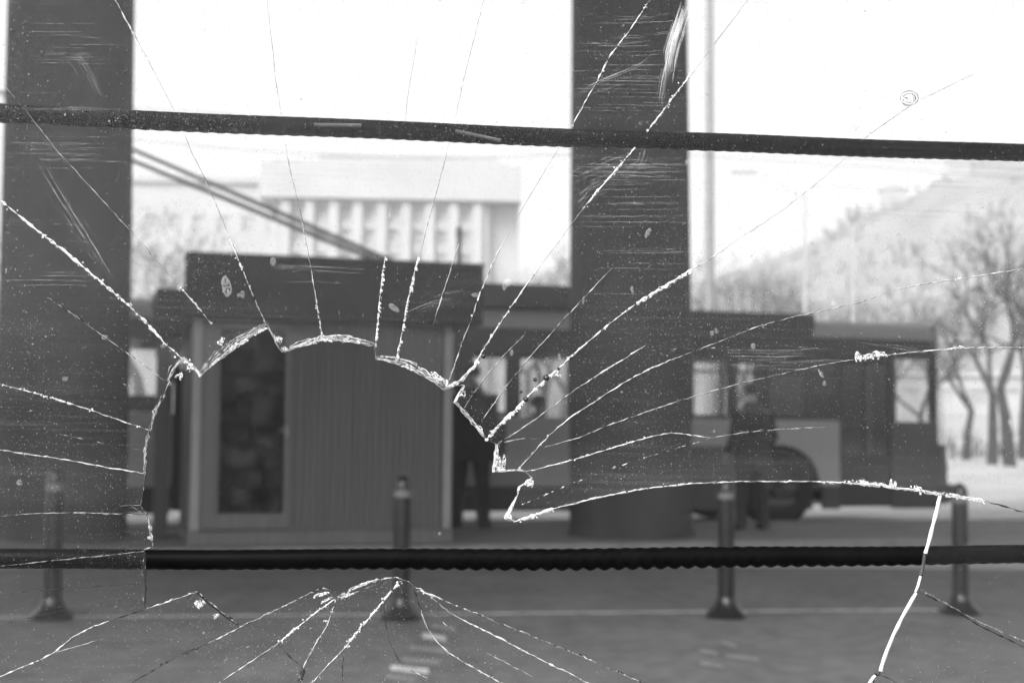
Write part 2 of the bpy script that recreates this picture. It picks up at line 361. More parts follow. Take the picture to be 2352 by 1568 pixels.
# door: frame, glass, handle; goods and papers behind it
df = MB(); df.wall(.09, .925, .15, FZ-.01, .015, .07, [(dl, dr, .30, FZ-.10)]); dfo = df.build('door', M['kpanel'], kt, bevel=.006)
gl = MB(); gl.box(dl+.004, dr-.004, .035, .041, .304, FZ-.104); gl.build('door_pane', M['kglass'], dfo)
hd = MB(); hd.box(.868, .90, -.02, .013, 1.02, 1.12); hd.tube([(.885, -.03, 1.08), (.80, -.035, 1.08)], .011, 8); hd.build('handle', M['ktrim'], dfo, smooth=True)
random.seed(3)
for k in range(9):
    px = dl+.02+random.random()*.42; pz = .36+k*.18+random.random()*.05; pp = MB(); pp.box(px, px+.12+random.random()*.08, .048+k*.0004, .050+k*.0004, pz, pz+.10+random.random()*.08); pp.build('notice', M['kstuff'], dfo)
sh = MB(); random.seed(5)
for k in range(8):
    z = .3+k*.22; sh.box(.12, .9, .30, .52, z, z+.02)
    x = .14
    while x < .82:
        ww = .04+random.random()*.08; sh.box(x, x+ww, .32, .46, z+.022, z+.06+random.random()*.12, 1); x += ww+.01+random.random()*.03
rs = MB(); rs.box(KW-.1, KW-.088, .035, .09, .14, FZ); rs.build('corner_shade_strip', M['dark'], kt)  # solid dark strip painted in for the shaded recess beside the post
sh.build('shelf', [M['dark'], M['kstuff']], kt)
# tall fascia with a lower flank roof at the left
fs = MB(); fs.box(-.09, KW+.23, -.28, .20, FZ+.0, KH); fs.build('fascia', M['fascia'], kt, bevel=.008)
rfb = MB(); rfb.box(-.07, KW+.21, .203, KD+.1, FZ+.01, KH-.2); rfb.build('roof', M['fascia'], kt, bevel=.008)
cp = MB(); cp.box(-.10, KW+.24, -.29, .21, KH+.002, KH+.028); cp.build('roof_trim', M['fascia'], kt, bevel=.004)
fl = MB(); fl.box(-.34, -.073, .35, KD+.1, FZ-.12, KH-.26); fl.build('side_awning', M['fascia'], kt, bevel=.008)
ps = MB(); ps.box(-.30, -.16, .9, 1.0, 0, FZ-.125); ps.build('awning_post', M['dark'], kt, bevel=.006)

# ================================================================== TROLLEYBUS
BO = Vector((3.5, 18.6, 0))
def bu(X):
    dx = (X-1176)/FPX; y = (BO.y-BO.x*TY)/(1-TY*dx); return (dx*y-BO.x)/math.cos(YAW)
bt = thing('trolleybus', BO, YAW, 'long pale trolleybus with raised roof poles waiting behind the kiosk', 'bus')
UR, UF, BW = -9.6, 2.36, 2.5
FL = .36
# lower body: side panels with wheel arches
def arch(c, r, z0, n=18):
    return [(c+r*math.cos(a), max(z0, .5+r*math.sin(a))) for a in [math.pi*(1-i/n)*1.0 for i in range(n+1)]]
def lower(y0, y1, name, doors):
    zs0, zt = .55, 1.40
    segs = []; cuts = sorted(doors); a = UR
    for d0, d1 in cuts+[(UF, None)]:
        segs.append((a, d0)); a = d1
    for s0, s1 in segs:
        if s1-s0 < .05: continue
        poly = [(s0, zs0)]
        for wc in (-6.3, 0.03):
            if s0 < wc-.6 and wc+.6 < s1:
                poly += [(wc-.58, zs0)]+[(wc+.58*math.cos(q), .5+.58*math.sin(q)) for q in [math.pi*(1-i/20)-0.0 for i in range(1, 20)] if .5+.58*math.sin(q) > zs0+.01]+[(wc+.58, zs0)]
        poly += [(s1, zs0), (s1, zt), (s0, zt)]
        b = MB(); b.prism(poly, y0, y1); b.build(name, M['bmid'] if s0 > 1 else M['blight'], bt)
        # skirt under it, broken at the wheels
        b = MB(); xs = [s0]+[v for wc in (-6.3, .03) if s0 < wc-.6 and wc+.6 < s1 for v in (wc-.60, wc+.60)]+[s1]
        for i in range(0, len(xs), 2): b.box(xs[i], xs[i+1], y0+.01, y1-.002, .24, .547)
        b.build('skirt', M['bdark'], bt)
ndoors = [(-7.72, -6.98), (-4.2+.0, -4.2+.001), (.88, 1.66)]
lower(0, .05, 'side_panel', [(-7.72, -6.98), (.88, 1.66)])
lower(BW-.05, BW, 'side_panel', [])
# window band near side
wins = [(-9.4,-8.32,1.5,2.22), (-8.22,-7.80,1.60,2.24), (-6.9,-5.9,1.5,2.22), (-5.8,-4.95,1.5,2.22), (-4.85,-4.40,1.45,2.2), (bu(1090),bu(1164),1.46,2.21), (bu(1197),bu(1308),1.40,2.21), (-2.75,-1.95,1.45,2.2),
        (bu(1585),bu(1673),1.46,2.18), (bu(1696),bu(1761),1.46,2.18), (bu(1770),bu(1924),1.46,2.18), (bu(2056),bu(2138),1.29,2.24)]
b = MB(); b.wall(UR, UF, 1.403, 2.50, .012, .06, wins+[(-7.72,-6.98,1.0,2.3), (.88,1.66,1.0,2.3), (bu(2056),bu(2138),1.29,2.24)]); b.build('window_band', M['bdark'], bt)
fw = [(-9.4,-8.75,1.4,2.25), (-8.65,-7.2,1.4,2.25), (-7.1,-6.6,1.4,2.25), (-6.5,-5.3,1.4,2.25), (-5.2,-3.9,1.4,2.25), (-3.68,-2.93,1.3,2.25), (-2.86,-1.3,1.4,2.25), (-1.2,-.25,1.4,2.25), (-.15,.27,1.4,2.25), (.34,.80,1.4,2.25)]
fw = [(a, b_, max(c, 1.41), d_) for a, b_, c, d_ in fw]
b = MB(); b.wall(UR, UF, 1.403, 2.50, BW-.06, BW-.012, fw); b.build('window_band', M['bdark'], bt)
for i, wv in enumerate(wins):
    b = MB(); b.box(wv[0]+.003, wv[1]-.003, .03, .036, max(wv[2], 1.406)+.003, wv[3]-.003); po = b.build('window_pane', M['bglass'], bt)
    if 7 < i < 11 or i in (3, 4):
        c = MB(); c.box(wv[0]+.004, wv[1]-.004, .022, .029, 2.0, 2.03); c.build('window_rail', M['bdark'], po)
for wv in fw:
    b = MB(); b.box(wv[0]+.003, wv[1]-.003, BW-.04, BW-.034, wv[2]+.003, wv[3]-.003); b.build('window_pane', M['bglass'], bt)
# doors
for d0, d1 in ((-7.72, -6.98), (.88, 1.66)):
    mid = (d0+d1)/2
    zl = .95 if d0 > 0 else 1.9
    b = MB(); b.wall(d0+.01, d1-.01, .27, 2.29, .02, .055, [(d0+.07, mid-.03, zl, 2.15), (mid+.03, d1-.07, zl, 2.15)]); dd = b.build('door', M['dark'], bt)
    for q0, q1 in ((d0+.07, mid-.03), (mid+.03, d1-.07)):
        c = MB(); c.box(q0+.003, q1-.003, .034, .040, zl+.003, 2.147); c.build('door_pane', M['bglass'], dd)
# roof shell: rounded shoulders
rp = [(0, 2.503), (-.004, 2.60), (.05, 2.69), (.16, 2.735), (.6, 2.76), (BW-.6, 2.76), (BW-.16, 2.735), (BW-.05, 2.69), (BW+.004, 2.60), (BW, 2.503)]
b = MB(); V = [(UR, y, z) for y, z in rp]+[(UF-.06, y, z) for y, z in rp]; n = len(rp)
b.add(V, [(i, i+1, n+i+1, n+i) for i in range(n-1)]+[tuple(range(n))[::-1], tuple(range(n, 2*n)), (0, n, 2*n-1, n-1)]); b.build('roof', M['blight'], bt, smooth=True)
for (u0, u1, y0, y1, z1) in ((-5.3, -2.2, -.012, 1.9, 3.05), (bu(1560), bu(1872), -.014, 1.5, 2.80)):
    b = MB(); b.box(u0, u1, y0, y1, 2.62 if u0 > -2 else 2.80-.03, z1)
    if u0 > -2: b.box(u0+.02, u1-.02, -.012, .0, 2.51, 2.618)
    b.build('roof_box', M['bdark'], bt, bevel=.02)
# ends
b = MB(); b.box(UR-.05, UR-.002, 0, BW, .3, 1.4); b.box(UR-.05, UR-.002, 0, BW, 2.2, 2.72); b.box(UR-.05, UR-.002, 0, .1, 1.4, 2.2); b.box(UR-.05, UR-.002, BW-.1, BW, 1.4, 2.2); b.build('rear_end', M['blight'], bt, bevel=.01)
fo = [(UF+.002, .0), (UF+.14, .05), (UF+.20, .4), (UF+.22, BW/2), (UF+.20, BW-.4), (UF+.14, BW-.05), (UF+.002, BW)]
def front(z0, z1, s0, s1, name, m, th=.04):
    b = MB(); V = []
    for zz, s in ((z0, s0), (z1, s1)):
        V += [(UF+(x-UF)*s, y, zz) for x, y in fo]; V += [(UF+(x-UF)*s-th, y, zz) for x, y in fo]
    n = len(fo); F = []
    for i in range(n-1):
        F += [(i, i+1, 2*n+i+1, 2*n+i), (n+i+1, n+i, 3*n+i, 3*n+i+1), (i, n+i, n+i+1, i+1), (2*n+i, 2*n+i+1, 3*n+i+1, 3*n+i)]
    F += [(0, 2*n, 3*n, n), (n-1, 2*n-1, 4*n-1, 3*n-1)]
    b.add(V, F); return b.build(name, m, bt, smooth=True)
front(.30, 1.10, 1.25, 1.1, 'front_panel', M['bmid']); ws = front(1.105, 2.30, 1.1, .6, 'windscreen', M['bglass'], .012); front(2.305, 2.70, .6, .1, 'front_panel', M['blight'])
b = MB(); b.box(UF-.02, UF+.37, -.02, BW+.02, .32, .56); b.build('bumper', M['bdark'], bt, bevel=.05)
for y in (.3, BW-.3):
    b = MB(); b.tube([(UF+.18, y, .78), (UF+.285, y, .78)], .10, 20); b.build('headlight', M['lampg'], bt, smooth=True)
# wheels
for wc in (-6.3, .03):
    b = MB(); b.box(wc-.62, wc+.64, .36, BW-.36, .22, 1.12); b.build('wheel_well', M['dark'], bt)
    for yy, sgn in ((.06, 1), (BW-.06, -1)):
        b = MB(); r = .50; prof = [(.27, -.01), (.40, -.03), (.47, -.015), (.495, .03), (.497, .22), (.47, .27), (.27, .28)]
        V = []; F = []; n = 40
        for rr, y in prof:
            for k in range(n): q = 2*math.pi*k/n; V.append((wc+rr*math.cos(q), yy+sgn*y, .495+rr*math.sin(q)))
        for i in range(len(prof)-1):
            for k in range(n): F.append((i*n+k, i*n+(k+1) % n, (i+1)*n+(k+1) % n, (i+1)*n+k))
        F += [tuple((len(prof)-1)*n+k for k in range(n))]
        b.add(V, F); wo_ = b.build('wheel', M['rubber'], bt, smooth=True)
        b = MB(); b.tube([(wc, yy+sgn*.05, .495), (wc, yy+sgn*.07, .495)], .265, 28); b.tube([(wc, yy-sgn*.005, .495), (wc, yy+sgn*.06, .495)], [.09, .13], 20)
        for k in range(10):
            q = k*math.pi/5; b.tube([(wc+.18*math.cos(q), yy+sgn*.03, .495+.18*math.sin(q)), (wc+.18*math.cos(q), yy+sgn*.052, .495+.18*math.sin(q))], .016, 6)
        b.build('rim', M['rim'], wo_, smooth=True)
# inside: floor, seats, rails, wheel boxes, driver wall
b = MB(); b.box(UR+.02, UF-.1, .07, BW-.07, FL-.06, FL); b.box(-1.25, .72, .08, .6, .5, .56)
b.box(.98, 1.02, 1.3, BW-.08, FL, 2.1)
b.build('floor', M['inside'], bt)
for q_ in ((-.9, -.62, .12, BW-.12, .20, .296), (-5.6, -5.0, .3, BW-.3, .22, .295), (-3.4, -1.5, .4, 1.6, .24, .295)): b = MB(); b.box(*q_); b.build('underframe', M['dark'], bt)
b = MB(); b.box(-2.7, -.585, -.012, -.002, .26, 1.06); b.build('grey_lower_panel', M['bmid'], bt)  # grey panel laid over the lower side behind the front wheel
b = MB(); b.box(1.76, 1.80, .82, BW-.07, FL+.01, 2.3); b.build('driver_partition', M['dark'], bt)
b = MB(); b.box(1.765, 1.795, .12, .74, FL+.01, 2.2); b.build('driver_partition', M['dark'], bt)
for u in (-8.7, -5.2, -4.3, -3.3, -2.3, -1.6):
    for y in (.12, BW-1.0):
        b = MB(); b.box(u-.22, u+.22, y, y+.82, FL+.38, FL+.46); b.box(u-.27, u-.21, y, y+.82, FL+.40, FL+1.02); b.box(u-.03, u+.03, y+.35, y+.45, FL, FL+.38); b.build('seat', M['dark'], bt, bevel=.02)
for u in (-7.5, -4.0, -1.4, 1.75):
    b = MB(); b.tube([(u, .75, FL), (u, .75, 2.5)], .018, 8); b.build('grab_pole', M['band'], bt, smooth=True)
# trolley poles
def to_local(p): return Matrix.Rotation(-YAW, 3, 'Z') @ (Vector(p)-BO)
for (X0, Y0, X1, Y1, off) in ((925, 611, -30, 199, 1.42), (912, 618, -30, 232, 1.05)):
    def onoff(X, Y):
        r = ray(X, Y); nn = Vector((-math.sin(YAW), math.cos(YAW), 0)); P0 = BO+nn*off; return CAM+r*((P0-CAM).dot(nn)/r.dot(nn))
    A = to_local(onoff(X0, Y0)); Bq = to_local(onoff(X1, Y1)); A = A+(A-Bq).normalized()*.35
    b = MB(); b.tube([A, Bq], [.036, .024], 10); pb = b.build('trolley_pole', M['pole'], bt, smooth=True)
    b = MB(); b.tube([Bq-Vector((.12,0,.03)), Bq+Vector((.05,0,.05))], .04, 8); b.build('collector_shoe', M['dark'], pb, smooth=True)
    WZ = Bq.z+.06
b = MB(); b.box(-4.7, -4.0, .85, 1.65, 3.04, 3.2); b.build('pole_base', M['dark'], bt, bevel=.03)

# ================================================================== BOLLARDS
def bollard_proto(label, loc, h, first=None):
    if first is None:
        t = thing('bollard', loc, 0, label, 'bollard', 'bollards along the painted line')
        b = MB(); b.lathe([(.056, .0), (.056, .80), (.056, .80)], 28); b.build('post', M['bollard'], t, smooth=True)
        b = MB(); b.lathe([(.059, .802), (.059, .845)], 28); b.build('band', M['band'], t, smooth=True)
        b = MB(); b.lathe([(.055, .847), (.055, .875), (.05, .90), (.038, .925), (.02, .94), (.002, .945)], 28); b.build('cap', M['bollard'], t, smooth=True)
        b = MB(); b.lathe([(.135, .0), (.137, .02), (.12, .04), (.085, .07), (.068, .11), (.060, .135)], 28); b.build('foot', M['bollard'], t, smooth=True)
    else:
        t = copy_tree(first); t.location = loc; t['label'] = label
    t.scale = (1, 1, h/.945); return t
labs = ['dark steel bollard with pale ring before the left pillar', 'dark steel bollard with pale ring standing before the ribbed kiosk wall',
        'dark steel bollard with pale ring before the front wheel of the bus', 'dark steel bollard nearest the snowbank, right of the bus front']
bp = None
for lab, X, Y, top in zip(labs, (119, 921, 1668, 2207), (1420, 1421, 1416, 1408), (1073, 1090, 1096, 1108)):
    p = onz(X, Y); s = FPX/p.y; t = bollard_proto(lab, (p.x, p.y, 0), (Y-top)/s*.985, bp)
    if bp is None: bp = t

# ================================================================== PEOPLE
def person(name_label, loc, rz, H, coatm, pose='stand', bag=False, scarf=False, hat=False, stout=1.0, z0=0.0):
    t = thing('person', (loc[0], loc[1], z0), rz, name_label, 'person')
    k = H/1.75
    sit = pose == 'sit'
    hip = Vector((0, 0, .93 if not sit else .50))
    J = {}; E = []; Rr = {}
    def j(n, v, r, par=None):
        J[n] = Vector(v); Rr[n] = r
        if par: E.append((par, n))
    hz = hip.z
    j('pel', (0, 0, hz), .125); j('belly', (0, .0, hz+.16), .125, 'pel'); j('chest', (0, .01, hz+.36), .14, 'belly'); j('neck0', (0, .01, hz+.52), .075, 'chest')
    j('neck', (0, -.005, hz+.58), .055, 'neck0'); j('jaw', (0, -.03, hz+.64), .065, 'neck'); j('head', (0, -.02, hz+.72), .088, 'jaw'); j('top', (0, -.01, hz+.79), .062, 'head')
    for s, n in ((-1, 'l'), (1, 'r')):
        if sit:
            j('hipj'+n, (s*.09, -.02, hz-.02), .10, 'pel'); j('knee'+n, (s*.11, -.44, hz+.02), .065, 'hipj'+n); j('ank'+n, (s*.11, -.45, .09), .045, 'knee'+n); j('toe'+n, (s*.12, -.62, .035), .035, 'ank'+n)
        else:
            j('hipj'+n, (s*.10, 0, hz-.10), .095, 'pel'); j('knee'+n, (s*.13, -.03, .50), .062, 'hipj'+n); j('ank'+n, (s*.15, .0, .09), .045, 'knee'+n); j('toe'+n, (s*.17, -.17, .04), .038, 'ank'+n)
        j('sh'+n, (s*.19, .01, hz+.46), .068, 'chest'); j('el'+n, (s*.27, .04, hz+.19), .048, 'sh'+n)
        w0 = Vector((s*.25, -.13 if not sit else -.2, hz+.0 if not sit else hz+.12)); j('wr'+n, w0, .032, 'el'+n)
        j('pa'+n, w0+Vector((0, -.05, -.06)), .036, 'wr'+n)
        for q in range(4): j('f%d'%q+n, w0+Vector((s*(-.02+q*.014), -.08-.004*q, -.13+.008*abs(q-1.5))), .0095, 'pa'+n)
        j('th'+n, w0+Vector((-s*.045, -.085, -.075)), .011, 'pa'+n)
    names = list(J); me = bpy.data.meshes.new('person_body'); me.from_pydata([J[n]*k for n in names], [(names.index(a), names.index(b)) for a, b in E], [])
    o = bpy.data.objects.new('body', me); C.objects.link(o); o.parent = t; me.materials.append(M['skin'])
    sk = o.modifiers.new('skin', 'SKIN'); sk.use_smooth_shade = True
    for i, n in enumerate(names):
        me.skin_vertices[0].data[i].radius = (Rr[n]*k*(stout if n in ('pel','belly','chest') else 1), Rr[n]*k*(.85 if n in ('pel','belly','chest') else 1)); me.skin_vertices[0].data[i].use_root = (n == 'pel')
    sb = o.modifiers.new('sub', 'SUBSURF'); sb.levels = 1; sb.render_levels = 1
    # face
    f = MB(); fy = -.105; f.tube([(0, fy+.005, hz+.735), (0, fy-.022, hz+.700), (0, fy, hz+.692)], [.008, .014, .010], 8)
    for s in (-1, 1):
        f.lathe([(.002, -.03), (.015, -.015), (.018, 0), (.015, .02), (.002, .03)], 8, (s*.088, 0, hz+.715))
        f.lathe([(.002, -.008), (.011, 0), (.002, .008)], 8, (s*.031, fy+.012, hz+.733), m=1)
    f.box(-.022, .022, fy+.003, fy+.012, hz+.662, hz+.668, 1); f.v = [tuple(c*k for c in v) for v in f.v]; f.build('face', [M['skin'], M['hair']], o, smooth=True)
    h = MB(); V = []; F = []; nn = 20; rows = 8
    for r in range(rows+1):
        a = (r/rows)*math.pi*.62
        for c in range(nn):
            q = 2*math.pi*c/nn; fr = max(0, -math.sin(q)); aa = a*(1-.42*fr)
            V.append(((.098*math.sin(aa)*math.cos(q))*k, (.108*math.sin(aa)*math.sin(q)-.01)*k, (hz+.732+.105*math.cos(aa))*k))
    for r in range(rows):
        for c in range(nn): F.append((r*nn+c, r*nn+(c+1) % nn, (r+1)*nn+(c+1) % nn, (r+1)*nn+c))
    h.add(V, F); h.build('hat' if hat else 'hair', coatm if hat else M['hair'], o, smooth=True)
    # trousers, shoes
    if not sit:
        for s in (-1, 1):
            b = MB(); b.tube([Vector(v)*k for v in ((s*.10, 0, hz-.02), (s*.13, -.03, .50), (s*.15, 0, .10), (s*.15, 0, .06))], [.108*k, .080*k, .072*k, .078*k], 14); b.build('trouser_leg', M['coat'], o, smooth=True)
            b = MB(); b.tube([Vector(v)*k for v in ((s*.15, .07, .045), (s*.155, .0, .055), (s*.165, -.10, .042), (s*.17, -.20, .034))], [.035*k, .048*k, .045*k, .030*k], 12); b.build('shoe', M['hair'], o, smooth=True)
    # coat: lofted rings, with sleeves
    zb = -.22 if not sit else -.02
    rings = [(hz+zb, .24*stout, .18), (hz-.02 if not sit else hz+.02, .215*stout, .165), (hz+.16, .20*stout, .155), (hz+.34, .215*stout, .155), (hz+.46, .195*stout, .125), (hz+.53, .11, .09), (hz+.575, .082, .082)]
    c = MB(); V = []; nn = 26
    for z, rx, ry in rings:
        for q in range(nn): a = 2*math.pi*q/nn; V.append((rx*math.cos(a)*k, (ry*math.sin(a)+.005)*k, z*k))
    c.add(V, [(i*nn+q, i*nn+(q+1) % nn, (i+1)*nn+(q+1) % nn, (i+1)*nn+q) for i in range(len(rings)-1) for q in range(nn)])
    for n in 'lr': c.tube([J['sh'+n]*k+Vector((0,0,.0)), (J['sh'+n]*.5+J['el'+n]*.5)*k, J['el'+n]*k, J['wr'+n]*k], [.085*k*stout, .075*k, .064*k, .052*k], 14)
    c.build('coat', coatm, o, smooth=True, fix=False)
    if scarf:
        s_ = MB(); V = []
        for z, r in ((hz+.46, .17), (hz+.50, .15), (hz+.56, .105), (hz+.60, .10)):
            for q in range(nn): a = 2*math.pi*q/nn; V.append((r*math.cos(a)*k*1.1, (r*math.sin(a)*.85)*k, z*k))
        s_.add(V, [(i*nn+q, i*nn+(q+1) % nn, (i+1)*nn+(q+1) % nn, (i+1)*nn+q) for i in range(3) for q in range(nn)]); s_.build('scarf', M['scarf'], o, smooth=True, fix=False)
    return t
PF = .137
q = onz(1078, 1214, PF); person('stout person in a long dark coat standing at the right side of the kiosk', q, R(165), 1.84, M['coat'], stout=1.42, hat=True, z0=PF)
bx = thing('shoulder_bag', (q.x+.23, q.y-.03, PF+.80), R(10), 'bulky dark shoulder bag at the hip of the stout person by the kiosk', 'bag')
b = MB(); b.box(-.07, .16, -.16, .16, 0, .42); b.build('bag_body', M['coat'], bx, bevel=.06)
b = MB(); b.tube([(.03, 0, .40), (-.02, .02, .62), (-.14, .02, .80), (-.26, -.0, .84)], .018, 8); b.build('strap', M['coat'], bx, smooth=True)
q = onz(1728, 1216, PF); person('person in a grey coat with pale collar waiting before the bus wheel', q, R(200), 1.66, M['coat2'], scarf=True, z0=PF, stout=1.1)
def in_bus(u, y, z): return BO + Matrix.Rotation(YAW, 3, 'Z') @ Vector((u, y, z))
p = in_bus(bu(1268), .6, 0); person('passenger with dark hair seated behind the widest middle bus window', p, YAW+R(90), 1.72, M['coat'], pose='sit', z0=FL+.02)
p = in_bus(bu(1118)+.0, 1.9, 0); person('passenger seated on the far side of the bus behind the narrow window', p, YAW+R(90), 1.7, M['coat'], pose='sit', z0=FL+.02)

# ================================================================== STREET FURNITURE BEHIND
def mast(name, X, Ytop, Ybase_depth, r, label, cat, extra=None, m='lampp'):
    p = at(X, 985, Ybase_depth); top = at(X, Ytop, Ybase_depth).z
    t = thing(name, (p.x, p.y, -.02), 0, label, cat)
    b = MB(); b.tube([(0,0,0), (0,0,top*.55), (0,0,top)], [r*1.25, r*1.1, r*.8], 14); b.build('post', M[m], t, smooth=True)
    if extra: extra(t, top)
    return t
def ex1(t, top):
    b = MB(); b.lathe([(.11, top*.32), (.11, top*.34)], 14); b.build('collar', M['lampp'], t)
    b = MB(); b.tube([(0,0,top-.1), (.5,0,top+.4), (1.6,0,top+.6)], .05, 8); b.box(1.5, 2.2, -.15, .15, top+.5, top+.66); b.build('lamp_arm', M['lampp'], t, smooth=True)
mast('street_lamp', 1629, -160, 29, .085, 'tall thin grey lamp post rising right of the pillar out of the picture', 'lamp post', ex1)
def ex2(t, top):
    b = MB(); b.box(-.055, .055, -.055, .055, top-.18, top+.03); b.build('lamp_head', M['dark'], t, bevel=.02)
mast('signal_mast', 1049, 522, 27, .055, 'short dark mast showing above the right end of the kiosk roof', 'mast', ex2, m='dark')
def ex3(t, top):
    b = MB(); b.tube([(0,0,top-.2), (-1.2,0,top+.55), (-1.9,0,top+.8)], .016, 8); b.box(-2.7, -1.8, -.10, .10, top+.74, top+.88); b.build('lamp_arm', M['plaster2'], t, smooth=True)
mast('street_lamp', 1850, 445, 52, .06, 'distant lamp post with arm reaching left below the upper bar', 'lamp post', ex3, m='plaster2')
def ex4(t, top):
    b = MB(); b.lathe([(.05, top-.1), (.25, top+.1), (.30, top+.5), (.12, top+.75)], 14); b.build('lamp_head', M['plaster2'], t, smooth=True)
mast('street_lamp', 1962, 505, 56, .08, 'distant lamp post with bulbous head standing before the hillside', 'lamp post', ex4, m='plaster2')
# overhead wires
def wire(p, q, sag, r, label, grp='overhead wires of the trolleybus line'):
    b = MB(); n = 24; b.tube([Vector(p).lerp(Vector(q), i/n)-Vector((0,0,sag*4*(i/n)*(1-i/n))) for i in range(n+1)], r, 6); o = b.build('overhead_wire', M['dark'], smooth=True); return tag(o, label, 'wire', grp)
for off, lb in ((1.05, 'thin contact wire of the trolleybus line, the nearer of the parallel pair'), (1.65, 'thin contact wire of the trolleybus line, the farther of the parallel pair')):
    a = in_bus(-30, off, 5.16); c = in_bus(34, off, 5.16); wire(a, c, .0, .005, lb)
wire(at(280, 318, 30), at(1350, 352, 36), .25, .010, 'thin span wire crossing the sky above the pale building')

# ================================================================== PALE BUILDING
BD = 112; sc = BD/FPX
def bx_(X): return (X-1176)*sc
ctr = bx_(890); pb = thing('pale_building', (ctr, BD, 0), R(3), 'wide pale public building with tall pilasters and high attic beyond the bus', 'building')
def Zb(Y): return 1.25+(982-Y)*sc
def Xb(X): return bx_(X)-ctr
W0, W1 = Xb(628), Xb(1120)
cols = [651, 706, 762, 817, 872, 928, 983, 1038, 1093]
holes = []
rows = [(472, 505), (525, 556), (580, 612), (640, 672), (700, 735), (765, 800), (830, 865), (890, 925)]
for a, b_ in zip(cols, cols[1:]):
    for y0, y1 in rows: holes.append((Xb(a)+.62, Xb(b_)-.62, Zb(y1), Zb(y0)))
b = MB(); b.wall(W0, W1, 0, Zb(458), .2, .7, holes); b.build('facade', M['plaster2'], pb)
for h_ in holes:
    b = MB(); b.box(h_[0], h_[1], .5, .56, h_[2], h_[3]); wo2 = b.build('window', M['winfar'], pb)
    b = MB(); b.box((h_[0]+h_[1])/2-.05, (h_[0]+h_[1])/2+.05, .44, .495, h_[2], h_[3]); b.build('frame', M['plaster'], wo2)
for a in cols:
    b = MB(); b.box(Xb(a)-.36, Xb(a)+.36, -.35, .195, 0, Zb(460)); b.build('pilaster', M['plaster'], pb)
b = MB(); b.box(Xb(592), Xb(1194), -.8, 14, Zb(457), Zb(375)); b.build('attic', M['plaster2'], pb)
b = MB(); b.box(Xb(596)+.8, Xb(1190)-.8, -.3, 13, Zb(374.5), Zb(366)); b.build('cornice', M['plaster'], pb)
b = MB(); b.box(Xb(720), Xb(1142), 2, 12, Zb(365), Zb(338)); b.build('penthouse', M['plaster'], pb)
b = MB(); b.box(W0, W1, .71, 14, 0, Zb(458)); b.build('side_wing', M['plaster2'], pb)
b = MB(); b.box(W1+.01, Xb(1192), 1.5, 13, 0, Zb(460)); b.build('stair_tower', M['plaster'], pb)

fh = thing('pale_hall', (at(470, 985, 150).x, 150, 0), R(2), 'faint pale long building behind the trees, left of the building with pilasters', 'building')
hx = 10.5; holes = [(-hx+1+i*2.6, -hx+2.3+i*2.6, z0, z0+1.7) for i in range(8) for z0 in (9.5, 13.6, 17.7, 21.8)]
b = MB(); b.wall(-hx, hx+4, 0, 27, 0, .3, holes); b.box(-hx, hx+4, .31, 9, 0, 27); b.build('facade', M['plaster'], fh)
b = MB(); b.box(-hx-.4, hx+4.4, -.5, 9.4, 27.01, 27.8); b.build('roof', M['plaster2'], fh)
for h_ in holes: b = MB(); b.box(h_[0], h_[1], .2, .26, h_[2], h_[3]); b.build('window', M['winfar'], fh)

# ================================================================== TREES
def tree_mesh(seed, H, levels=6, spread=.55, thick=1.0):
    rnd = random.Random(seed); tr = MB(); br = MB(); cnt = [0]
    def grow(p, d, L, r, lv):
        n = 3; pts = [p]; rs = [r]; q = p.copy(); dd = d.copy()
        for i in range(n):
            dd = (dd+Vector((rnd.uniform(-.16,.16), rnd.uniform(-.16,.16), rnd.uniform(-.04,.12)))).normalized(); q = q+dd*(L/n); pts.append(q.copy()); rs.append(r*(1-.38*(i+1)/n))
        (tr if lv >= levels-1 else br).tube(pts, rs, 7 if lv >= levels-1 else (4 if lv > 1 else 3), cap=False)
        if lv <= 0: return
        k = rnd.choice((2, 3, 3)) if lv > 1 else 3
        for c in range(k):
            ax = dd.orthogonal().normalized(); ax.rotate(Matrix.Rotation(rnd.uniform(0, 6.28), 3, dd)); nd = dd.copy(); nd.rotate(Matrix.Rotation(rnd.uniform(.35, spread+.35), 3, ax))
            nd.z += .12; nd.normalize(); s = rnd.uniform(.3, 1) if c else 1.0; st = pts[-1] if c == 0 or lv > levels-1 else pts[-2].lerp(pts[-1], s)
            grow(st, nd, L*rnd.uniform(.62, .84), rs[-1]*rnd.uniform(.82, 1.02), lv-1)
    grow(Vector((0,0,-.1)), Vector((rnd.uniform(-.05,.05), 0, 1)), H*.25, H*.0125*thick, levels)
    return tr, br
protos = []
def make_tree(seed, H, m, label, loc, grp, spread=.55, thick=1.0):
    t = thing('bare_tree', loc, 0, label, 'tree', grp); tr, br = tree_mesh(seed, H, 7, spread, thick)
    tr.build('trunk', m, t, smooth=True, fix=False); br.build('crown', m, t, fix=False); return t
grp = 'bare winter trees behind the street'
T = []
specs = [  # X, depth, height in picture units above horizon, label, proto, scale
    (345, 44, 'bare tree with forked trunk beside the left pillar', 0, 1.0),
    (438, 52, 'bare tree between the left pillar and the pale building, above the kiosk corner', 1, .95),
    (1235, 60, 'bare tree just right of the pale building', 2, 1.0),
    (1295, 66, 'slim bare tree half hidden by the middle pillar', 1, 1.05),
    (1655, 62, 'bare tree just right of the tall lamp post', 0, 1.0),
    (1740, 70, 'pale bare tree above the rear half of the roof right of the pillar', 2, 1.0),
    (1830, 64, 'bare tree under the distant lamp arm', 1, .8),
    (1925, 72, 'pale bare tree left of the bulbous lamp post', 0, .9),
    (2030, 66, 'bare tree right of the bulbous lamp post', 2, .8),
    (2120, 60, 'bare tree above the front of the bus', 1, .7),
]
pr = [None]*3
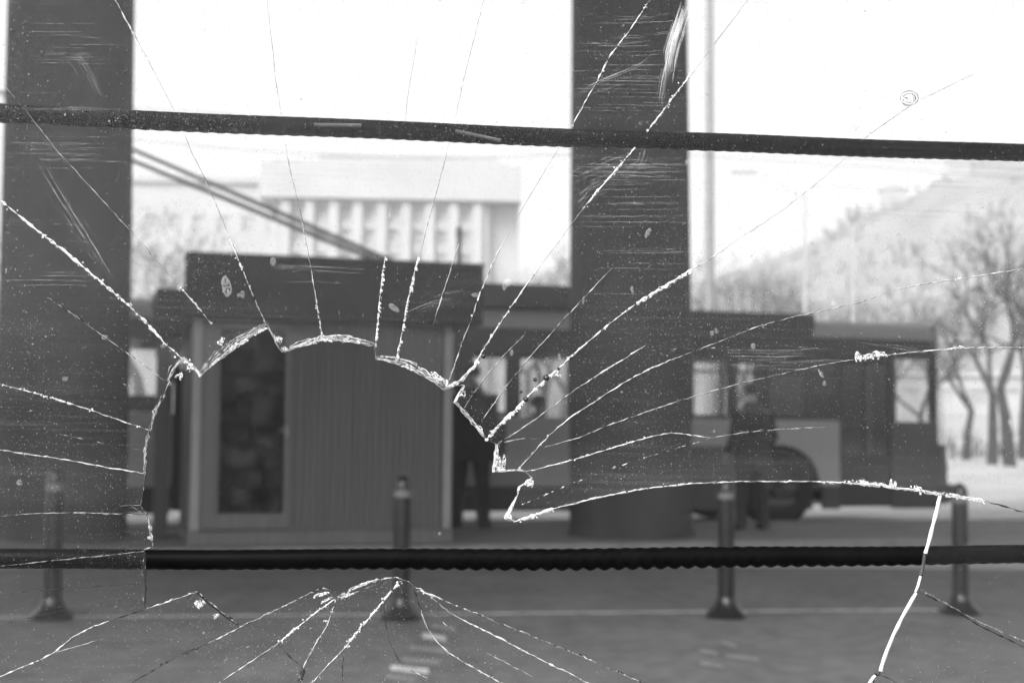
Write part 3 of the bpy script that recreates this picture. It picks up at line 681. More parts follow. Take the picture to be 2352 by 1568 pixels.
specs += [(395, 47, 'bare tree behind the left part of the kiosk roof, between two others', 2, .85), (530, 58, 'pale bare tree crossed by the roof poles of the bus', 0, .85),
    (1205, 54, 'bare tree at the right wall of the pale building', 0, .8), (1690, 56, 'bare tree between the tall lamp post and the distant lamp arm', 1, .85), (1985, 58, 'bare tree close beside the bulbous lamp post', 1, .8)]
for X, dep, lab, k, s in specs:
    p = at(X, 990, dep)
    if pr[k] is None: pr[k] = make_tree(11+k*5, 11.5, M['bark'], lab, (p.x, p.y, 0), grp, .6, 1.9); t = pr[k]
    else: t = copy_tree(pr[k]); t['label'] = lab; t.location = (p.x, p.y, 0)
    t.rotation_euler.z = X*.37; t.scale = (s, s, s)
p = at(2322, 1040, 34); dk = make_tree(42, 8.6, M['barkd'], 'dark many-branched bare tree at the right edge above the snowbank', (p.x, p.y, .3), grp, .85, 1.6)
p = at(2215, 1040, 42); t = copy_tree(dk); t['label'] = 'small dark bare tree between the bus front and the larger dark tree'; t.location = (p.x, p.y, .3); t.scale = (.8,)*3; t.rotation_euler.z = 2.2

for X, dep, sc_, rz2, lab in ((2278, 38, .95, 1.1, 'dark bare tree just left of the largest dark tree at the right edge'), (2352, 40, 1.0, 3.9, 'dark bare tree cut by the right edge of the view')):
    p = at(X, 1040, dep); t = copy_tree(dk); t['label'] = lab; t.location = (p.x, p.y, .3); t.scale = (sc_,)*3; t.rotation_euler.z = rz2

# woodland and houses on the hillside
rnd = random.Random(9); wd = MB()
for i in range(1500):
    x = rnd.uniform(10, 170); y = rnd.uniform(135, 262); xx = x*y/260+rnd.uniform(-3, 3)
    z = hf(xx, y); h_ = rnd.uniform(1.2, 3.2)
    if noise.noise(Vector((xx*.04, y*.04, 7))) < -.08: continue
    for k in range(5):
        a = rnd.uniform(0, 6.28); r_ = rnd.uniform(.2, 1.3); wd.tube([(xx, y, z+h_*.15*k*.5), (xx+r_*math.cos(a), y+r_*math.sin(a), z+h_*(.5+.1*k))], [.16, .03], 3, cap=False)
tag(wd.build('hillside_woods', M['scrub'], fix=False), 'pale bare scrub and small trees covering the hillside', 'woodland', kind='stuff')
HS = [(2255, 480, 238, 'small pale house high on the hillside near the right edge'), (2052, 560, 225, 'tiny pale house on the middle of the hillside, left of the other houses'),
      (2205, 590, 212, 'small pale house low on the hillside above the front of the bus')]
hp = None
for X, Y, dep, lab in HS:
    p = at(X, Y, dep); z = hf(p.x, p.y)
    if hp is None:
        hp = thing('hillside_house', (0,0,0), 0, lab, 'house', 'houses on the hillside')
        b = MB(); b.wall(-3.5, 3.5, -1.5, 4.4, -3, -2.8, [(-2.6,-1.5,.8,2.2), (-.5,.6,.8,2.2), (1.6,2.7,.8,2.2), (-2.6,-1.5,2.9,4), (1.6,2.7,2.9,4)]); b.box(-3.5,3.5,-2.79,3,-1.5,4.39); b.build('wall', M['plaster'], hp)
        b = MB(); b.prism([(-4, 4.42), (4, 4.42), (0, 6.6)], -3.4, 3.4); b.build('roof', M['roofsnow'], hp)
        for wx, wz in ((-2.05,.8), (.05,.8), (2.15,.8), (-2.05,2.9), (2.15,2.9)):
            b = MB(); b.box(wx-.54, wx+.54, -2.86, -2.80, wz+.01, wz+1.1 if wz > 2 else wz+1.39); b.build('window', M['winfar'], hp)
        t = hp
    else: t = copy_tree(hp); t['label'] = lab
    t.location = (p.x, p.y, z); t.rotation_euler.z = (X % 7-3)*.12; t.scale = (.5+(X % 5)*.04,)*3
# low apartment block behind the right-hand tree
ap = thing('apartment_block', (at(2290, 990, 128).x, 128, 0), R(-6), 'long pale apartment block behind the dark bare tree at the right edge', 'building')
hl = [(-9+i*3.0+.6, -9+i*3.0+2.0, .9+j*2.9, 2.3+j*2.9) for i in range(7) for j in range(2)]
b = MB(); b.wall(-9, 12, -.2, 6.4, 0, .3, hl); b.build('facade', M['plaster2'], ap)
b = MB(); b.box(-9, 12, .31, 9, -.2, 6.4); b.build('wall', M['plaster2'], ap); b = MB(); b.box(-9.4, 12.4, -.4, 9.4, 6.41, 6.7); b.build('roof', M['roofsnow'], ap)
for h_ in hl:
    b = MB(); b.box(h_[0], h_[1], .2, .26, h_[2], h_[3]); b.build('window', M['winfar'], ap)
# dark shrubs at the foot of the snowbank
rnd = random.Random(4); hb = MB()
for i in range(500):
    x = rnd.uniform(9, 30); y = 46+rnd.uniform(-1, 1)+.1*x
    a = rnd.uniform(0, 6.28); hb.tube([(x, y, .2), (x+.5*math.cos(a), y+.5*math.sin(a), rnd.uniform(.6, 1.5))], [.03, .01], 3, cap=False)
tag(hb.build('shrubbery', M['bark'], fix=False), 'low leafless shrubs behind the snowbank', 'shrubs', kind='stuff')

# ================================================================== THE BROKEN PANE AND ITS BARS
GY = R(8.4); GT = Vector((math.cos(GY), math.sin(GY), 0)); GN = Vector((-math.sin(GY), math.cos(GY), 0)); G0 = CAM+Vector((0, .8, 0))
TH = .006
def gp(X, Y, dep=0.0):                           # local x, z on the pane for a picture point
    r = ray(X, Y); P0 = G0+GN*dep; P = CAM+r*((P0-CAM).dot(GN)/r.dot(GN)); L_ = P-G0; return (L_.dot(GT), L_.z)
PX = .8/FPX
hole = [(333,1397),(331,1262),(352,1256),(345,1215),(336,1180),(322,1160),(331,1087),(336,1030),(345,988),(360,940),(375,908),(386,875),(400,850),(420,824),(441,842),(463,860),(500,828),(545,795),(612,745),
        (628,775),(645,806),(690,797),(740,781),(800,783),(861,794),(863,822),(885,826),(907,833),(940,845),(975,864),(1021,893),(1045,886),(1066,884),(1056,900),(1044,923),(1080,965),(1115,1008),(1141,1020),(1138,1050),(1136,1083),(1160,1080),(1184,1080),
        (1205,1083),(1224,1096),(1210,1108),(1196,1117),(1186,1145),(1174,1168),(1159,1188),(1179,1198),(1215,1188),(1270,1168),(1400,1138),(1500,1120),(1600,1110),(1730,1106),(1870,1106),(1945,1110),(2020,1116),(2100,1126),(2160,1138),
        (2146,1195),(2128,1275),(2117,1310),(2107,1355),(2075,1412),(2040,1490),(2018,1548),(1990,1600),(1900,1680),(1700,1700),(1560,1620),(1475,1568),(1380,1525),(1240,1468),(1094,1409),(1017,1378),(985,1364),(956,1350),(940,1336),(910,1326),(867,1331),(820,1350),(776,1372),(771,1357),(743,1351),(710,1364),(640,1398),(553,1439),(515,1412),(480,1382),(450,1360),(395,1378)]
rnd = random.Random(21)
def rough(poly, closed=True, amp=.9, seg=9):
    out = []; n = len(poly)
    for i in range(n if closed else n-1):
        a = Vector(poly[i]); b_ = Vector(poly[(i+1) % n]); k = max(1, int((b_-a).length/seg)); nn_ = Vector((-(b_-a).y, (b_-a).x)).normalized()
        for j in range(k):
            e = rnd.gauss(0, amp) if j else 0; p_ = a.lerp(b_, j/k)+nn_*e; out.append((p_.x, p_.y))
    if not closed: out.append(poly[-1])
    return out
hr = rough(hole, amp=.7)
pt = thing('glass_pane', G0, GY, 'shattered dusty window pane with a jagged hole and cracks spreading from it', 'glass pane')
X0, X1, Z0, Z1 = -.52, .52, -.34, .46
inner = [gp(*p) for p in hr]; outer = [(X0, Z0), (X1, Z0), (X1, Z1), (X0, Z1)]
fl_ = tessellate_polygon([[Vector((x, z, 0)) for x, z in outer], [Vector((x, z, 0)) for x, z in inner]])
allp = outer+inner; n = len(allp)
b = MB(); b.add([(x, 0, z) for x, z in allp], [tuple(t) for t in fl_], 0); b.add([(x, TH, z) for x, z in allp], [tuple(t)[::-1] for t in fl_], 1)
b.build('sheet', [M['pane'], M['back']], pt, fix=False)
# edge of the hole: the broken thickness of the glass
def rim(i0, i1, m, name, lean=0.0):
    pts = inner_i[i0:i1+1]; 
    if len(pts) < 2: return
    b = MB(); V = []; F = []
    for x, z in pts: V += [(x, .0002, z), (x+rnd.gauss(0, .00035)+lean, TH-.0002, z+rnd.gauss(0, .00035))]
    for i in range(len(pts)-1): F.append((2*i, 2*i+2, 2*i+3, 2*i+1))
    b.add(V, F); return b.build(name, m, pt, fix=False)
inner_i = inner+[inner[0]]
idx = {}
def near(X, Y):
    return min(range(len(hr)), key=lambda i: (hr[i][0]-X)**2+(hr[i][1]-Y)**2)
i1 = near(2160, 1138); i2 = near(2018, 1548); i0 = near(463, 860); i3 = near(1160, 1188)
rim(0, i0, M['rimg'], 'broken_edge'); rim(i0, i3, M['frac'], 'broken_edge'); rim(i3, i1, M['frac'], 'broken_edge'); rim(i2, len(inner_i)-1, M['rimg'], 'broken_edge')
# the thick clean edge on the right: a raised strip whose colour stands in for caught sky
def ribbon(poly, wid, m, name, dep=-.0003, amp=.5, seg=8, taper=True, ridge=.0005, into=None, wn=.45):
    pts = rough(poly, False, amp, seg); b = into or MB(); V = []; F = []; N_ = len(pts)
    for i, p_ in enumerate(pts):
        a = Vector(pts[max(0, i-1)]); c = Vector(pts[min(N_-1, i+1)]); t_ = (c-a).normalized(); nn_ = Vector((-t_.y, t_.x))
        e = 1.0
        if taper: e = min(1, .35+4*min(i, N_-1-i)/N_)
        wv = wid*e*max(.25, 1+rnd.gauss(0, wn))/2
        p0 = gp(*(Vector(p_)+nn_*wv)); p1 = gp(*(Vector(p_)-nn_*wv)); pc = gp(*p_)
        V += [(p0[0], dep, p0[1]), (pc[0], dep-ridge, pc[1]), (p1[0], dep, p1[1])]
    for i in range(N_-1): F += [(3*i, 3*i+3, 3*i+4, 3*i+1), (3*i+1, 3*i+4, 3*i+5, 3*i+2)]
    b.add(V, F)
    if into is None: return b.build(name, m, pt, smooth=False, fix=False)
def beads(poly, b, n, r0, r1, side=0, off=2.5):
    P = [Vector(p_) for p_ in poly]; Ls = [(P[i+1]-P[i]).length for i in range(len(P)-1)]; tot = sum(Ls)
    for _ in range(n):
        s = rnd.random()*tot; i = 0
        while s > Ls[i]: s -= Ls[i]; i += 1
        t_ = (P[i+1]-P[i]).normalized(); nn_ = Vector((-t_.y, t_.x)); p_ = P[i]+t_*s+nn_*(side*abs(rnd.gauss(0, off)) if side else rnd.gauss(0, off)); r = rnd.uniform(r0*.7, r1*.9)
        x, z = gp(*p_); rr = r*PX; V = []; F = []; K = 7; e = rnd.uniform(.5, 1); an = rnd.uniform(0, 3.14)
        for lv, (fr, hh) in enumerate(((1, 0), (.75, .45), (.3, .7))):
            for k in range(K):
                q_ = 2*math.pi*k/K; ux = math.cos(q_)*rr*fr; uz = math.sin(q_)*rr*fr*e; V.append((x+ux*math.cos(an)-uz*math.sin(an), -.0002-hh*rr, z+ux*math.sin(an)+uz*math.cos(an)))
        for lv in range(2):
            for k in range(K): F.append((lv*K+k, lv*K+(k+1) % K, (lv+1)*K+(k+1) % K, (lv+1)*K+k))
        F.append(tuple(2*K+k for k in range(K))); b.add(V, F)
CR = [  # polyline, width, material, beads (n, r0, r1)
 ([(262,-6),(290,48),(310,85),(350,160),(398,252)],3.2,'frac',(14,1.5,3)), ([(415,292),(440,350),(470,410),(500,480),(520,530)],2.2,'fine',None), ([(520,530),(545,590),(565,640)],3.6,'frac',(10,1.5,3.5)), ([(565,640),(590,700),(612,745)],2,'fine',(6,1.5,3)),
 ([(8,195),(60,255),(130,345),(240,465),(300,530),(360,600),(410,655)],1.8,'fine',None), ([(410,655),(450,700),(492,752)],2.2,'frac',(14,1.5,3.5)),
 ([(-6,455),(80,525),(140,570),(200,620),(250,662),(300,705),(340,745),(380,790),(420,824)],5.5,'frac',(70,1.5,4)), ([(420,824),(440,842),(463,862)],6,'frac',(18,2,4)),
 ([(110,683),(180,730),(235,770),(320,830),(385,880)],1.6,'fine',(3,2,4)), ([(180,830),(240,862),(320,895)],1.0,'dash',None),
 ([(-6,880),(90,905),(220,945),(300,974),(345,988)],3.6,'frac',(24,1.5,3.2)), ([(-6,1032),(80,1045),(150,1055),(240,1072),(331,1087)],2.8,'frac',(6,1,2)), ([(-6,1186),(60,1180),(120,1177),(180,1177),(250,1179),(336,1182)],2,'fine',(5,1,2.5)),
 ([(100,988),(200,1010),(333,1035)],1.0,'dash',None),
 ([(612,-6),(625,110),(632,180),(645,262)],1.3,'fine',(3,2,3)), ([(652,320),(668,400),(690,490),(702,555),(715,620)],1.5,'fine',(8,1,2)), ([(715,620),(728,700),(741,778)],2.6,'frac',(12,1.5,3)),
 ([(770,625),(776,690),(783,770)],1.2,'dash',None), ([(958,85),(948,150),(935,225),(930,278)],1.2,'fine',None), ([(921,318),(912,380),(900,455)],1.1,'dash',(8,1,2)), ([(899,455),(893,520),(885,590)],1.4,'dash',(12,1.5,2.5)), ([(885,590),(876,650),(868,730),(863,796)],3.0,'frac',(46,2,4.6)),
 ([(1112,-6),(1085,100),(1060,200),(1045,272)],1.1,'fine',None), ([(1030,330),(1010,410),(985,500),(962,590)],1.6,'fine',(6,1,2)), ([(962,590),(948,640),(935,700),(922,770),(910,826)],3.2,'frac',(52,2,4.6)),
 ([(1054,560),(1035,620),(1018,670),(993,752)],2.2,'fine',None), ([(993,752),(985,790)],1.0,'dash',None),
 ([(1497,-6),(1450,65),(1400,130),(1370,190),(1340,240),(1312,292)],3.4,'frac',(34,1,2.4)), ([(1285,336),(1240,410),(1210,460),(1170,530)],1.1,'fine',None), ([(1170,530),(1130,605),(1100,680),(1082,735)],2.4,'frac',(8,1.5,3.4)), ([(1082,735),(1060,790),(1040,850),(1026,886)],2,'fine',(6,1.5,2.5)),
 ([(1612,138),(1560,205),(1525,252),(1485,305)],4.5,'frac',(40,1.5,3.5)), ([(1458,340),(1420,385),(1380,430),(1340,478)],4.8,'frac',(40,1.2,3)), ([(1340,478),(1300,530),(1240,610)],2.4,'frac',None), ([(1240,610),(1170,710),(1140,755),(1110,802)],3.2,'frac',(26,1.5,3.6)), ([(1110,802),(1090,838),(1060,872),(1022,892)],6,'frac',(22,2,4.5)),
 ([(1722,-6),(1660,75),(1612,138)],1.0,'fine',None),
 ([(1405,616),(1334,691),(1270,760),(1216,820),(1169,878)],2.0,'fine',None), ([(1169,878),(1125,940),(1100,974)],1.8,'fine',(3,1,2)), ([(1205,768),(1165,808),(1128,849),(1084,908),(1066,937)],1.5,'fine',None),
 ([(2240,168),(2170,202),(2100,235)],1.6,'fine',None), ([(2100,235),(2050,270),(2010,298),(1975,326)],3.2,'fine',(14,1,2.5)), ([(1945,358),(1900,400),(1850,440),(1800,480),(1740,520),(1690,552)],2.0,'fine',None), ([(1690,552),(1640,588),(1590,618)],3.0,'frac',None), ([(1590,618),(1530,655),(1460,697)],6.0,'frac',(60,2,5)), ([(1460,697),(1420,728),(1380,760),(1330,802),(1280,848)],4.2,'frac',(20,1.2,3)), ([(1280,848),(1220,902),(1180,945),(1150,972),(1115,1010)],5.0,'frac',(66,2,5)),
 ([(1482,793),(1443,818),(1390,850),(1333,886)],2.8,'frac',None), ([(1333,886),(1280,925),(1224,966),(1180,996),(1143,1017)],2.4,'fine',None),
 ([(2360,616),(2280,628),(2200,640),(2120,652),(2060,664)],2.4,'frac',(6,1.5,2.5)), ([(2060,664),(1980,692),(1905,710),(1820,728),(1740,750),(1650,785),(1568,816)],1.8,'fine',None), ([(1568,816),(1520,835),(1480,853),(1430,880),(1370,919),(1310,958),(1260,999)],3.0,'frac',(4,1,2)), ([(1260,999),(1225,1040),(1187,1080)],2.6,'frac',(8,1.5,3)),
 ([(1248,1027),(1330,1005),(1400,975),(1500,940),(1600,907),(1700,880),(1770,864)],2.0,'fine',None), ([(1770,864),(1830,850),(1900,835),(1960,826)],2.0,'fine',None), ([(1960,826),(2040,815),(2100,808),(2230,798),(2360,798)],2.4,'frac',(14,1,2.5)),
 ([(1207,1082),(1250,1073),(1300,1060),(1380,1036),(1450,1015),(1500,1001),(1540,994)],3.2,'frac',(14,1.5,3)), ([(1538,993),(1580,998),(1632,1005)],3.4,'frac',(4,1,2)), ([(1632,1005),(1700,994),(1780,986),(1900,980)],1.8,'fine',None),
 ([(1174,1168),(1230,1146),(1300,1115),(1380,1085),(1450,1060),(1540,1033),(1625,1008)],1.8,'dash',(26,1,2.2)),
 ([(1179,1198),(1215,1188),(1270,1168)],6.0,'frac',(16,1.5,4)), ([(1270,1168),(1330,1152),(1400,1136),(1500,1119),(1600,1109)],2.8,'frac',(10,1,2.5)), ([(1600,1109),(1730,1104),(1870,1105)],1.8,'frac',None), ([(1870,1105),(1950,1109),(2020,1114),(2100,1124),(2160,1135)],5,'frac',(46,1.5,4)),
 ([(2160,1135),(2210,1143),(2262,1150)],4.5,'frac',(46,1.5,4)), ([(2262,1150),(2310,1163),(2360,1178)],3,'fdark',None),
 ([(1475,806),(1540,802),(1600,800),(1700,796),(1800,795),(1900,800)],1.2,'dash',None),
 ([(2108,1357),(2140,1372),(2180,1395),(2250,1436),(2300,1460),(2360,1490)],3.6,'fdark',None), ([(2112,1352),(2180,1389),(2250,1428),(2300,1450),(2360,1476)],1.6,'fine',(24,1,2.5)), ([(2020,1549),(2045,1558),(2070,1574)],2.6,'fdark',None),
 ([(770,1374),(745,1392),(710,1418),(680,1442),(637,1478)],4,'frac',(30,1.5,3.5)), ([(637,1478),(600,1502),(550,1536),(495,1572)],2.8,'fine',None),
 ([(553,1439),(520,1456),(480,1475)],2.6,'frac',None), ([(480,1475),(440,1492),(400,1510),(350,1540),(290,1574)],3,'fdark',(10,2,4)),
 ([(-6,1556),(40,1535),(90,1515),(120,1500)],3.6,'frac',None), ([(120,1500),(170,1460),(210,1440),(250,1425)],3.4,'frac',(5,1,2)), ([(250,1425),(290,1412),(333,1398)],3,'fdark',None), ([(333,1398),(395,1378),(450,1360)],2.0,'fine',None), ([(125,1498),(180,1482),(235,1466)],1.2,'fine',None),
 ([(770,1381),(760,1410),(750,1438),(738,1458),(727,1474),(710,1505),(697,1531),(687,1572)],2.6,'frac',(8,1,2.5)), ([(637,1478),(652,1492),(667,1508),(695,1531)],3.2,'fdark',None),
 ([(920,1333),(903,1352),(884,1374),(860,1404),(834,1434),(812,1462),(790,1488)],5,'frac',(56,1.5,3.5)), ([(790,1488),(750,1530),(712,1572)],3,'frac',(6,1,2)),
 ([(882,1381),(883,1410),(887,1438),(893,1468),(904,1494),(914,1512),(927,1528)],2.6,'fdark',None), ([(927,1528),(950,1542),(984,1556)],2,'fine',None),
 ([(940,1336),(950,1352),(957,1368),(962,1385),(967,1398)],4.0,'fdark',(8,1.5,3)), ([(967,1398),(970,1412),(977,1431),(985,1448),(997,1464),(1012,1481),(1030,1498),(1067,1521)],3,'frac',(6,1,2.2)), ([(1067,1521),(1110,1545),(1160,1572)],3.2,'frac',(8,1,2)),
 ([(957,1368),(985,1397),(1017,1428),(1040,1446),(1060,1461),(1117,1498)],1.7,'dash',(10,1,2)), ([(1117,1498),(1170,1525),(1224,1554)],1.8,'fine',None),
 ([(956,1352),(985,1364),(1017,1376)],4.2,'frac',(10,1.5,3)), ([(974,1358),(1000,1378),(1017,1394),(1040,1410)],2.2,'fine',(6,1,2)), ([(1040,1410),(1060,1421),(1117,1449),(1160,1470),(1197,1491),(1250,1518),(1307,1544),(1358,1572)],3.6,'frac',None),
 ([(-6,1364),(160,1350),(330,1339)],1.6,'fdark',None), ([(-6,1435),(100,1410),(200,1390),(327,1371)],1.6,'fdark',None), ([(240,1400),(290,1386),(327,1376)],1.2,'dash',None), ([(-6,1300),(100,1289),(230,1276),(330,1266)],1.6,'fine',None),
 ([(784,1374),(820,1358),(850,1346),(905,1330)],1.6,'dash',(10,1,2)), ([(690,1436),(640,1462),(560,1504)],1.2,'dash',None), ([(650,1440),(600,1468),(540,1500),(490,1530)],1.3,'dash',None), ([(735,1430),(700,1450)],1,'dash',None), ([(790,1490),(787,1530),(786,1568)],1.6,'fdark',None),
 ([(1140,1020),(1180,1010),(1215,1006),(1245,1007)],1.4,'fine',None), ([(330,1180),(300,1161),(322,1160)],2,'fine',None),
]
for poly, wv, mk, bd in CR:
    b = MB(); ribbon(poly, wv*(.66 if wv < 5 else .85), M[mk], 'crack', into=b, taper=True, wn=.6)
    ns = len(b.f)
    if mk != 'fdark' and mk != 'dash': ribbon([(x_+wv*.35+.6, y_+wv*.2) for x_, y_ in poly], 1.1, None, '', into=b, taper=True, dep=-.0001, ridge=.0001, wn=.3)
    nh = len(b.f)
    if bd: beads(poly, b, bd[0], bd[1], bd[2], side=rnd.choice((-1, 1)) if bd[2] > 4.4 else 0, off=wv*.55)
    if mk in ('fine', 'dash', 'frac') and wv < 3.3:     # little barbs leaving the crack
        for _ in range(max(1, int(len(poly)*.8))):
            i = rnd.randrange(len(poly)-1); p_ = Vector(poly[i]).lerp(Vector(poly[i+1]), rnd.random()); dv = (Vector(poly[i+1])-Vector(poly[i])).normalized(); dv.rotate(Matrix.Rotation(rnd.choice((-.35, .35)), 2)); q_ = p_+dv*rnd.uniform(5, 14)
            ribbon([tuple(p_), tuple(q_)], 1.0, None, '', into=b)
    nb_ = nh; b.mi = [0]*ns+[1]*(nh-ns)+[2 if rnd.random() < .5 and mk == 'frac' else 0 for _ in range(len(b.f)-nh)]
    b.build('crack', [M[mk], M['hairl'], M['glint']], pt, fix=False)
# bright clean edge of the right-hand piece: refracted sky put in as white ribbons with black breaks
for poly, wv, mk in (([(2159,1138),(2152,1168),(2143,1203),(2131,1250),(2125,1270)],10,'rimw'), ([(2124,1272),(2121,1292),(2114,1322)],9.5,'fdark'), ([(2114,1322),(2108,1345),(2102,1358)],7,'rimw'),
                     ([(2104,1361),(2088,1388),(2070,1420),(2052,1456),(2038,1490),(2030,1512),(2022,1540)],10,'rimw'), ([(2022,1540),(2017,1552)],5,'fdark'), ([(2010,1550),(2000,1562),(1990,1578)],9,'rimw')):
    ribbon(poly, wv*.82, M[mk], 'painted_edge_strip', amp=.3, seg=14, wn=.10, taper=False, ridge=.0010)
for poly, wv, mk in (([(332,1262),(331,1300),(334,1340),(333,1397)],5,'fdark'), ([(331,1262),(328,1320),(331,1390)],2,'dash'), ([(337,1182),(345,1215),(352,1254)],4,'fdark'),
                     ([(450,1361),(480,1384),(515,1413),(552,1439)],4,'fdark'), ([(331,1100),(327,1130),(325,1158)],3,'fdark'), ([(321,1161),(300,1160),(275,1163),(262,1175)],5,'fdark'),
                     ([(262,1176),(290,1178),(334,1181)],2,'fdark'), ([(695,1531),(693,1550),(688,1566)],11,'fdark')):
    ribbon(poly, wv, M[mk], 'dark_edge_face', amp=.5, seg=8, wn=.3)
# shell-shaped chips: nested curved ridges
def shell(cx, cy, wx, hy, ang, n_, m, a0=200, a1=340, name='shell_chip'):
    b = MB(); nl = rnd.choice((1, 2, 2, 3)) if wx > 9 else 1
    for li in range(nl):                         # one to three overlapping lobes with curved facets
        ox = (li-(nl-1)/2)*wx*1.1/nl; ww = wx*(1.25/nl if nl > 1 else 1)*rnd.uniform(.8, 1.1); hh = hy*.8*rnd.uniform(.55, 1.0); K = 9; RN = 5; V = []; lean = rnd.uniform(-.35, .35)
        for q in range(RN):
            f = 1-q/RN
            for k in range(K):
                a = math.pi*k/(K-1); x = ox+math.cos(a)*ww*(.25+.75*f)*rnd.uniform(.92, 1.06); y = -math.sin(a)**.8*hh*f*rnd.uniform(.9, 1.08)
                x += lean*(-y)*.6; x2, z2 = gp(cx+x*math.cos(ang)-y*math.sin(ang), cy+hy*.25+x*math.sin(ang)+y*math.cos(ang)); V.append((x2, -.0004-.0002*li-.0012*PX/.000245*math.sin(q*1.9+li)*.5*rnd.random()-.00012*q, z2))
        b.add(V, [(q*K+k, q*K+k+1, (q+1)*K+k+1, (q+1)*K+k) for q in range(RN-1) for k in range(K-1)])
    mi = []
    for i_ in range(len(b.f)):
        band = (i_//8) % 4; mi.append(rnd.choices((0, 1, 2, 3), ((5, 2, 1, 2) if band % 2 == 0 else (1, 4, 1, 5)))[0])
    b.mi = mi; b.build(name, [M['glint'], M['fine'], M['hairl'], M['drop']], pt, fix=False)
SH = [(1976,822,15,32,-.1,8),(2003,818,18,28,.05,8),(2026,815,11,16,.1,5),(2086,228,20,20,-.2,3),(2090,222,12,13,.3,2),(1978,1106,16,16,0,4),(2000,1110,16,17,.1,5),(2022,1112,14,14,.1,4),(2049,1114,13,34,.1,7),(2107,1122,12,26,0,5),(2150,1134,10,12,.1,4),
      (636,778,13,22,.9,7),(650,800,10,18,.9,6),(560,786,20,16,-.55,5),(600,760,18,13,-.5,4),(688,795,12,10,-.1,4),(715,789,14,10,-.1,4),(742,781,26,14,.1,5),(800,784,30,8,.1,3),(880,826,20,12,.2,5),(940,846,28,14,.4,4),(990,872,20,12,.5,4),(1004,866,32,26,.6,3),(540,795,22,18,-.7,5),(514,780,12,20,-1.2,4),
      (494,832,20,14,-.7,6),(1100,985,16,14,.9,4),(1128,992,8,10,.8,3),(1152,1060,10,34,.1,6),(1150,1074,10,18,.1,4),(1170,1080,14,8,0,3),(1212,1110,12,26,.35,5),(1166,1188,10,16,.2,4),(1060,905,8,28,.35,5),(1280,862,10,10,.2,2),
      (465,1385,14,26,-.7,5),(500,1412,12,16,-.7,4),(740,1364,24,12,-.3,5),(752,1376,18,10,-.5,4),(800,1366,24,10,-.4,3),(2225,1146,14,12,.2,4),(2248,1148,12,12,.2,4),(2195,1140,14,12,.15,4),(2195,1797-1000,18,12,-.1,2),(432,845,8,30,.5,4),(408,862,9,30,.5,5),(345,1232,8,32,.1,6),(1962,298,18,14,-.7,1),(750,1440-15,8,10,.3,3)]
for s_ in SH:
    shell(s_[0], s_[1], s_[2], s_[3], s_[4], s_[5], M['frac'] if rnd.random() < .5 else M['fine'])
# fibrous conchoidal bands beside the hole edge
for poly, n_, wd_ in (([(463,860),(500,828),(545,795),(612,745)],7,14), ([(645,806),(690,797),(740,781),(800,782),(861,793)],6,9), ([(863,822),(907,832),(940,845),(975,864),(1021,892)],6,13), ([(420,824),(463,860)],4,8), ([(386,875),(400,850),(420,826)],4,9), ([(345,988),(360,940),(378,905)],3,5),
                      ([(1044,923),(1080,965),(1115,1008)],4,6), ([(1136,1083),(1184,1080)],4,6), ([(1184,1080),(1207,1083)],3,6), ([(1066,884),(1044,923)],4,7), ([(1141,1020),(1137,1083)],4,9), ([(1180,1150),(1160,1188),(1180,1197)],4,6), ([(867,1331),(820,1350),(776,1372)],4,-8), ([(1022,892),(1050,884),(1078,856)],5,6), ([(612,745),(645,806)],3,6), ([(331,1087),(336,1030),(342,990)],3,4), ([(337,1182),(350,1252)],4,8), ([(1940,1109),(2160,1134)],4,7), ([(2160,1134),(2262,1150)],4,7)):
    b = MB()
    for k in range(n_):
        offv = 1.35*wd_*(k+.3)/n_; sub = []
        for i, p_ in enumerate(poly):
            a = Vector(poly[max(0, i-1)]); c = Vector(poly[min(len(poly)-1, i+1)]); t_ = (c-a).normalized(); nn_ = Vector((t_.y, -t_.x)); e = 1 if 0 < i < len(poly)-1 else .35
            v = Vector(p_)+nn_*offv*e*rnd.uniform(.6, 1.3); sub.append((v.x, v.y))
        ribbon(sub, rnd.uniform(.9, 2.3), None, '', into=b, amp=1.3, seg=7, dep=-.0003-.00005*k, wn=.7)
    b.build('chipped_edge', M['fine'] if n_ % 2 else M['frac'], pt, fix=False)
# clear round beads of glass hanging on the big crack
for X, Y, r in ((1254,868,8),(1207,917,7),(1110,818,6),(1282,847,4),(1228,872,5),(1196,900,4)):
    b = MB(); x, z = gp(X, Y); b.lathe([(.0001, -.9*r*PX), (.55*r*PX, -.75*r*PX), (.95*r*PX, -.25*r*PX), (r*PX, .1*r*PX), (.8*r*PX, .6*r*PX), (.4*r*PX, .9*r*PX), (.0001, r*PX)], 14, (x, -.0012, z)); b.build('glass_bead', M['kbead'] if 'kbead' in M else M['fdark'], pt, smooth=True)
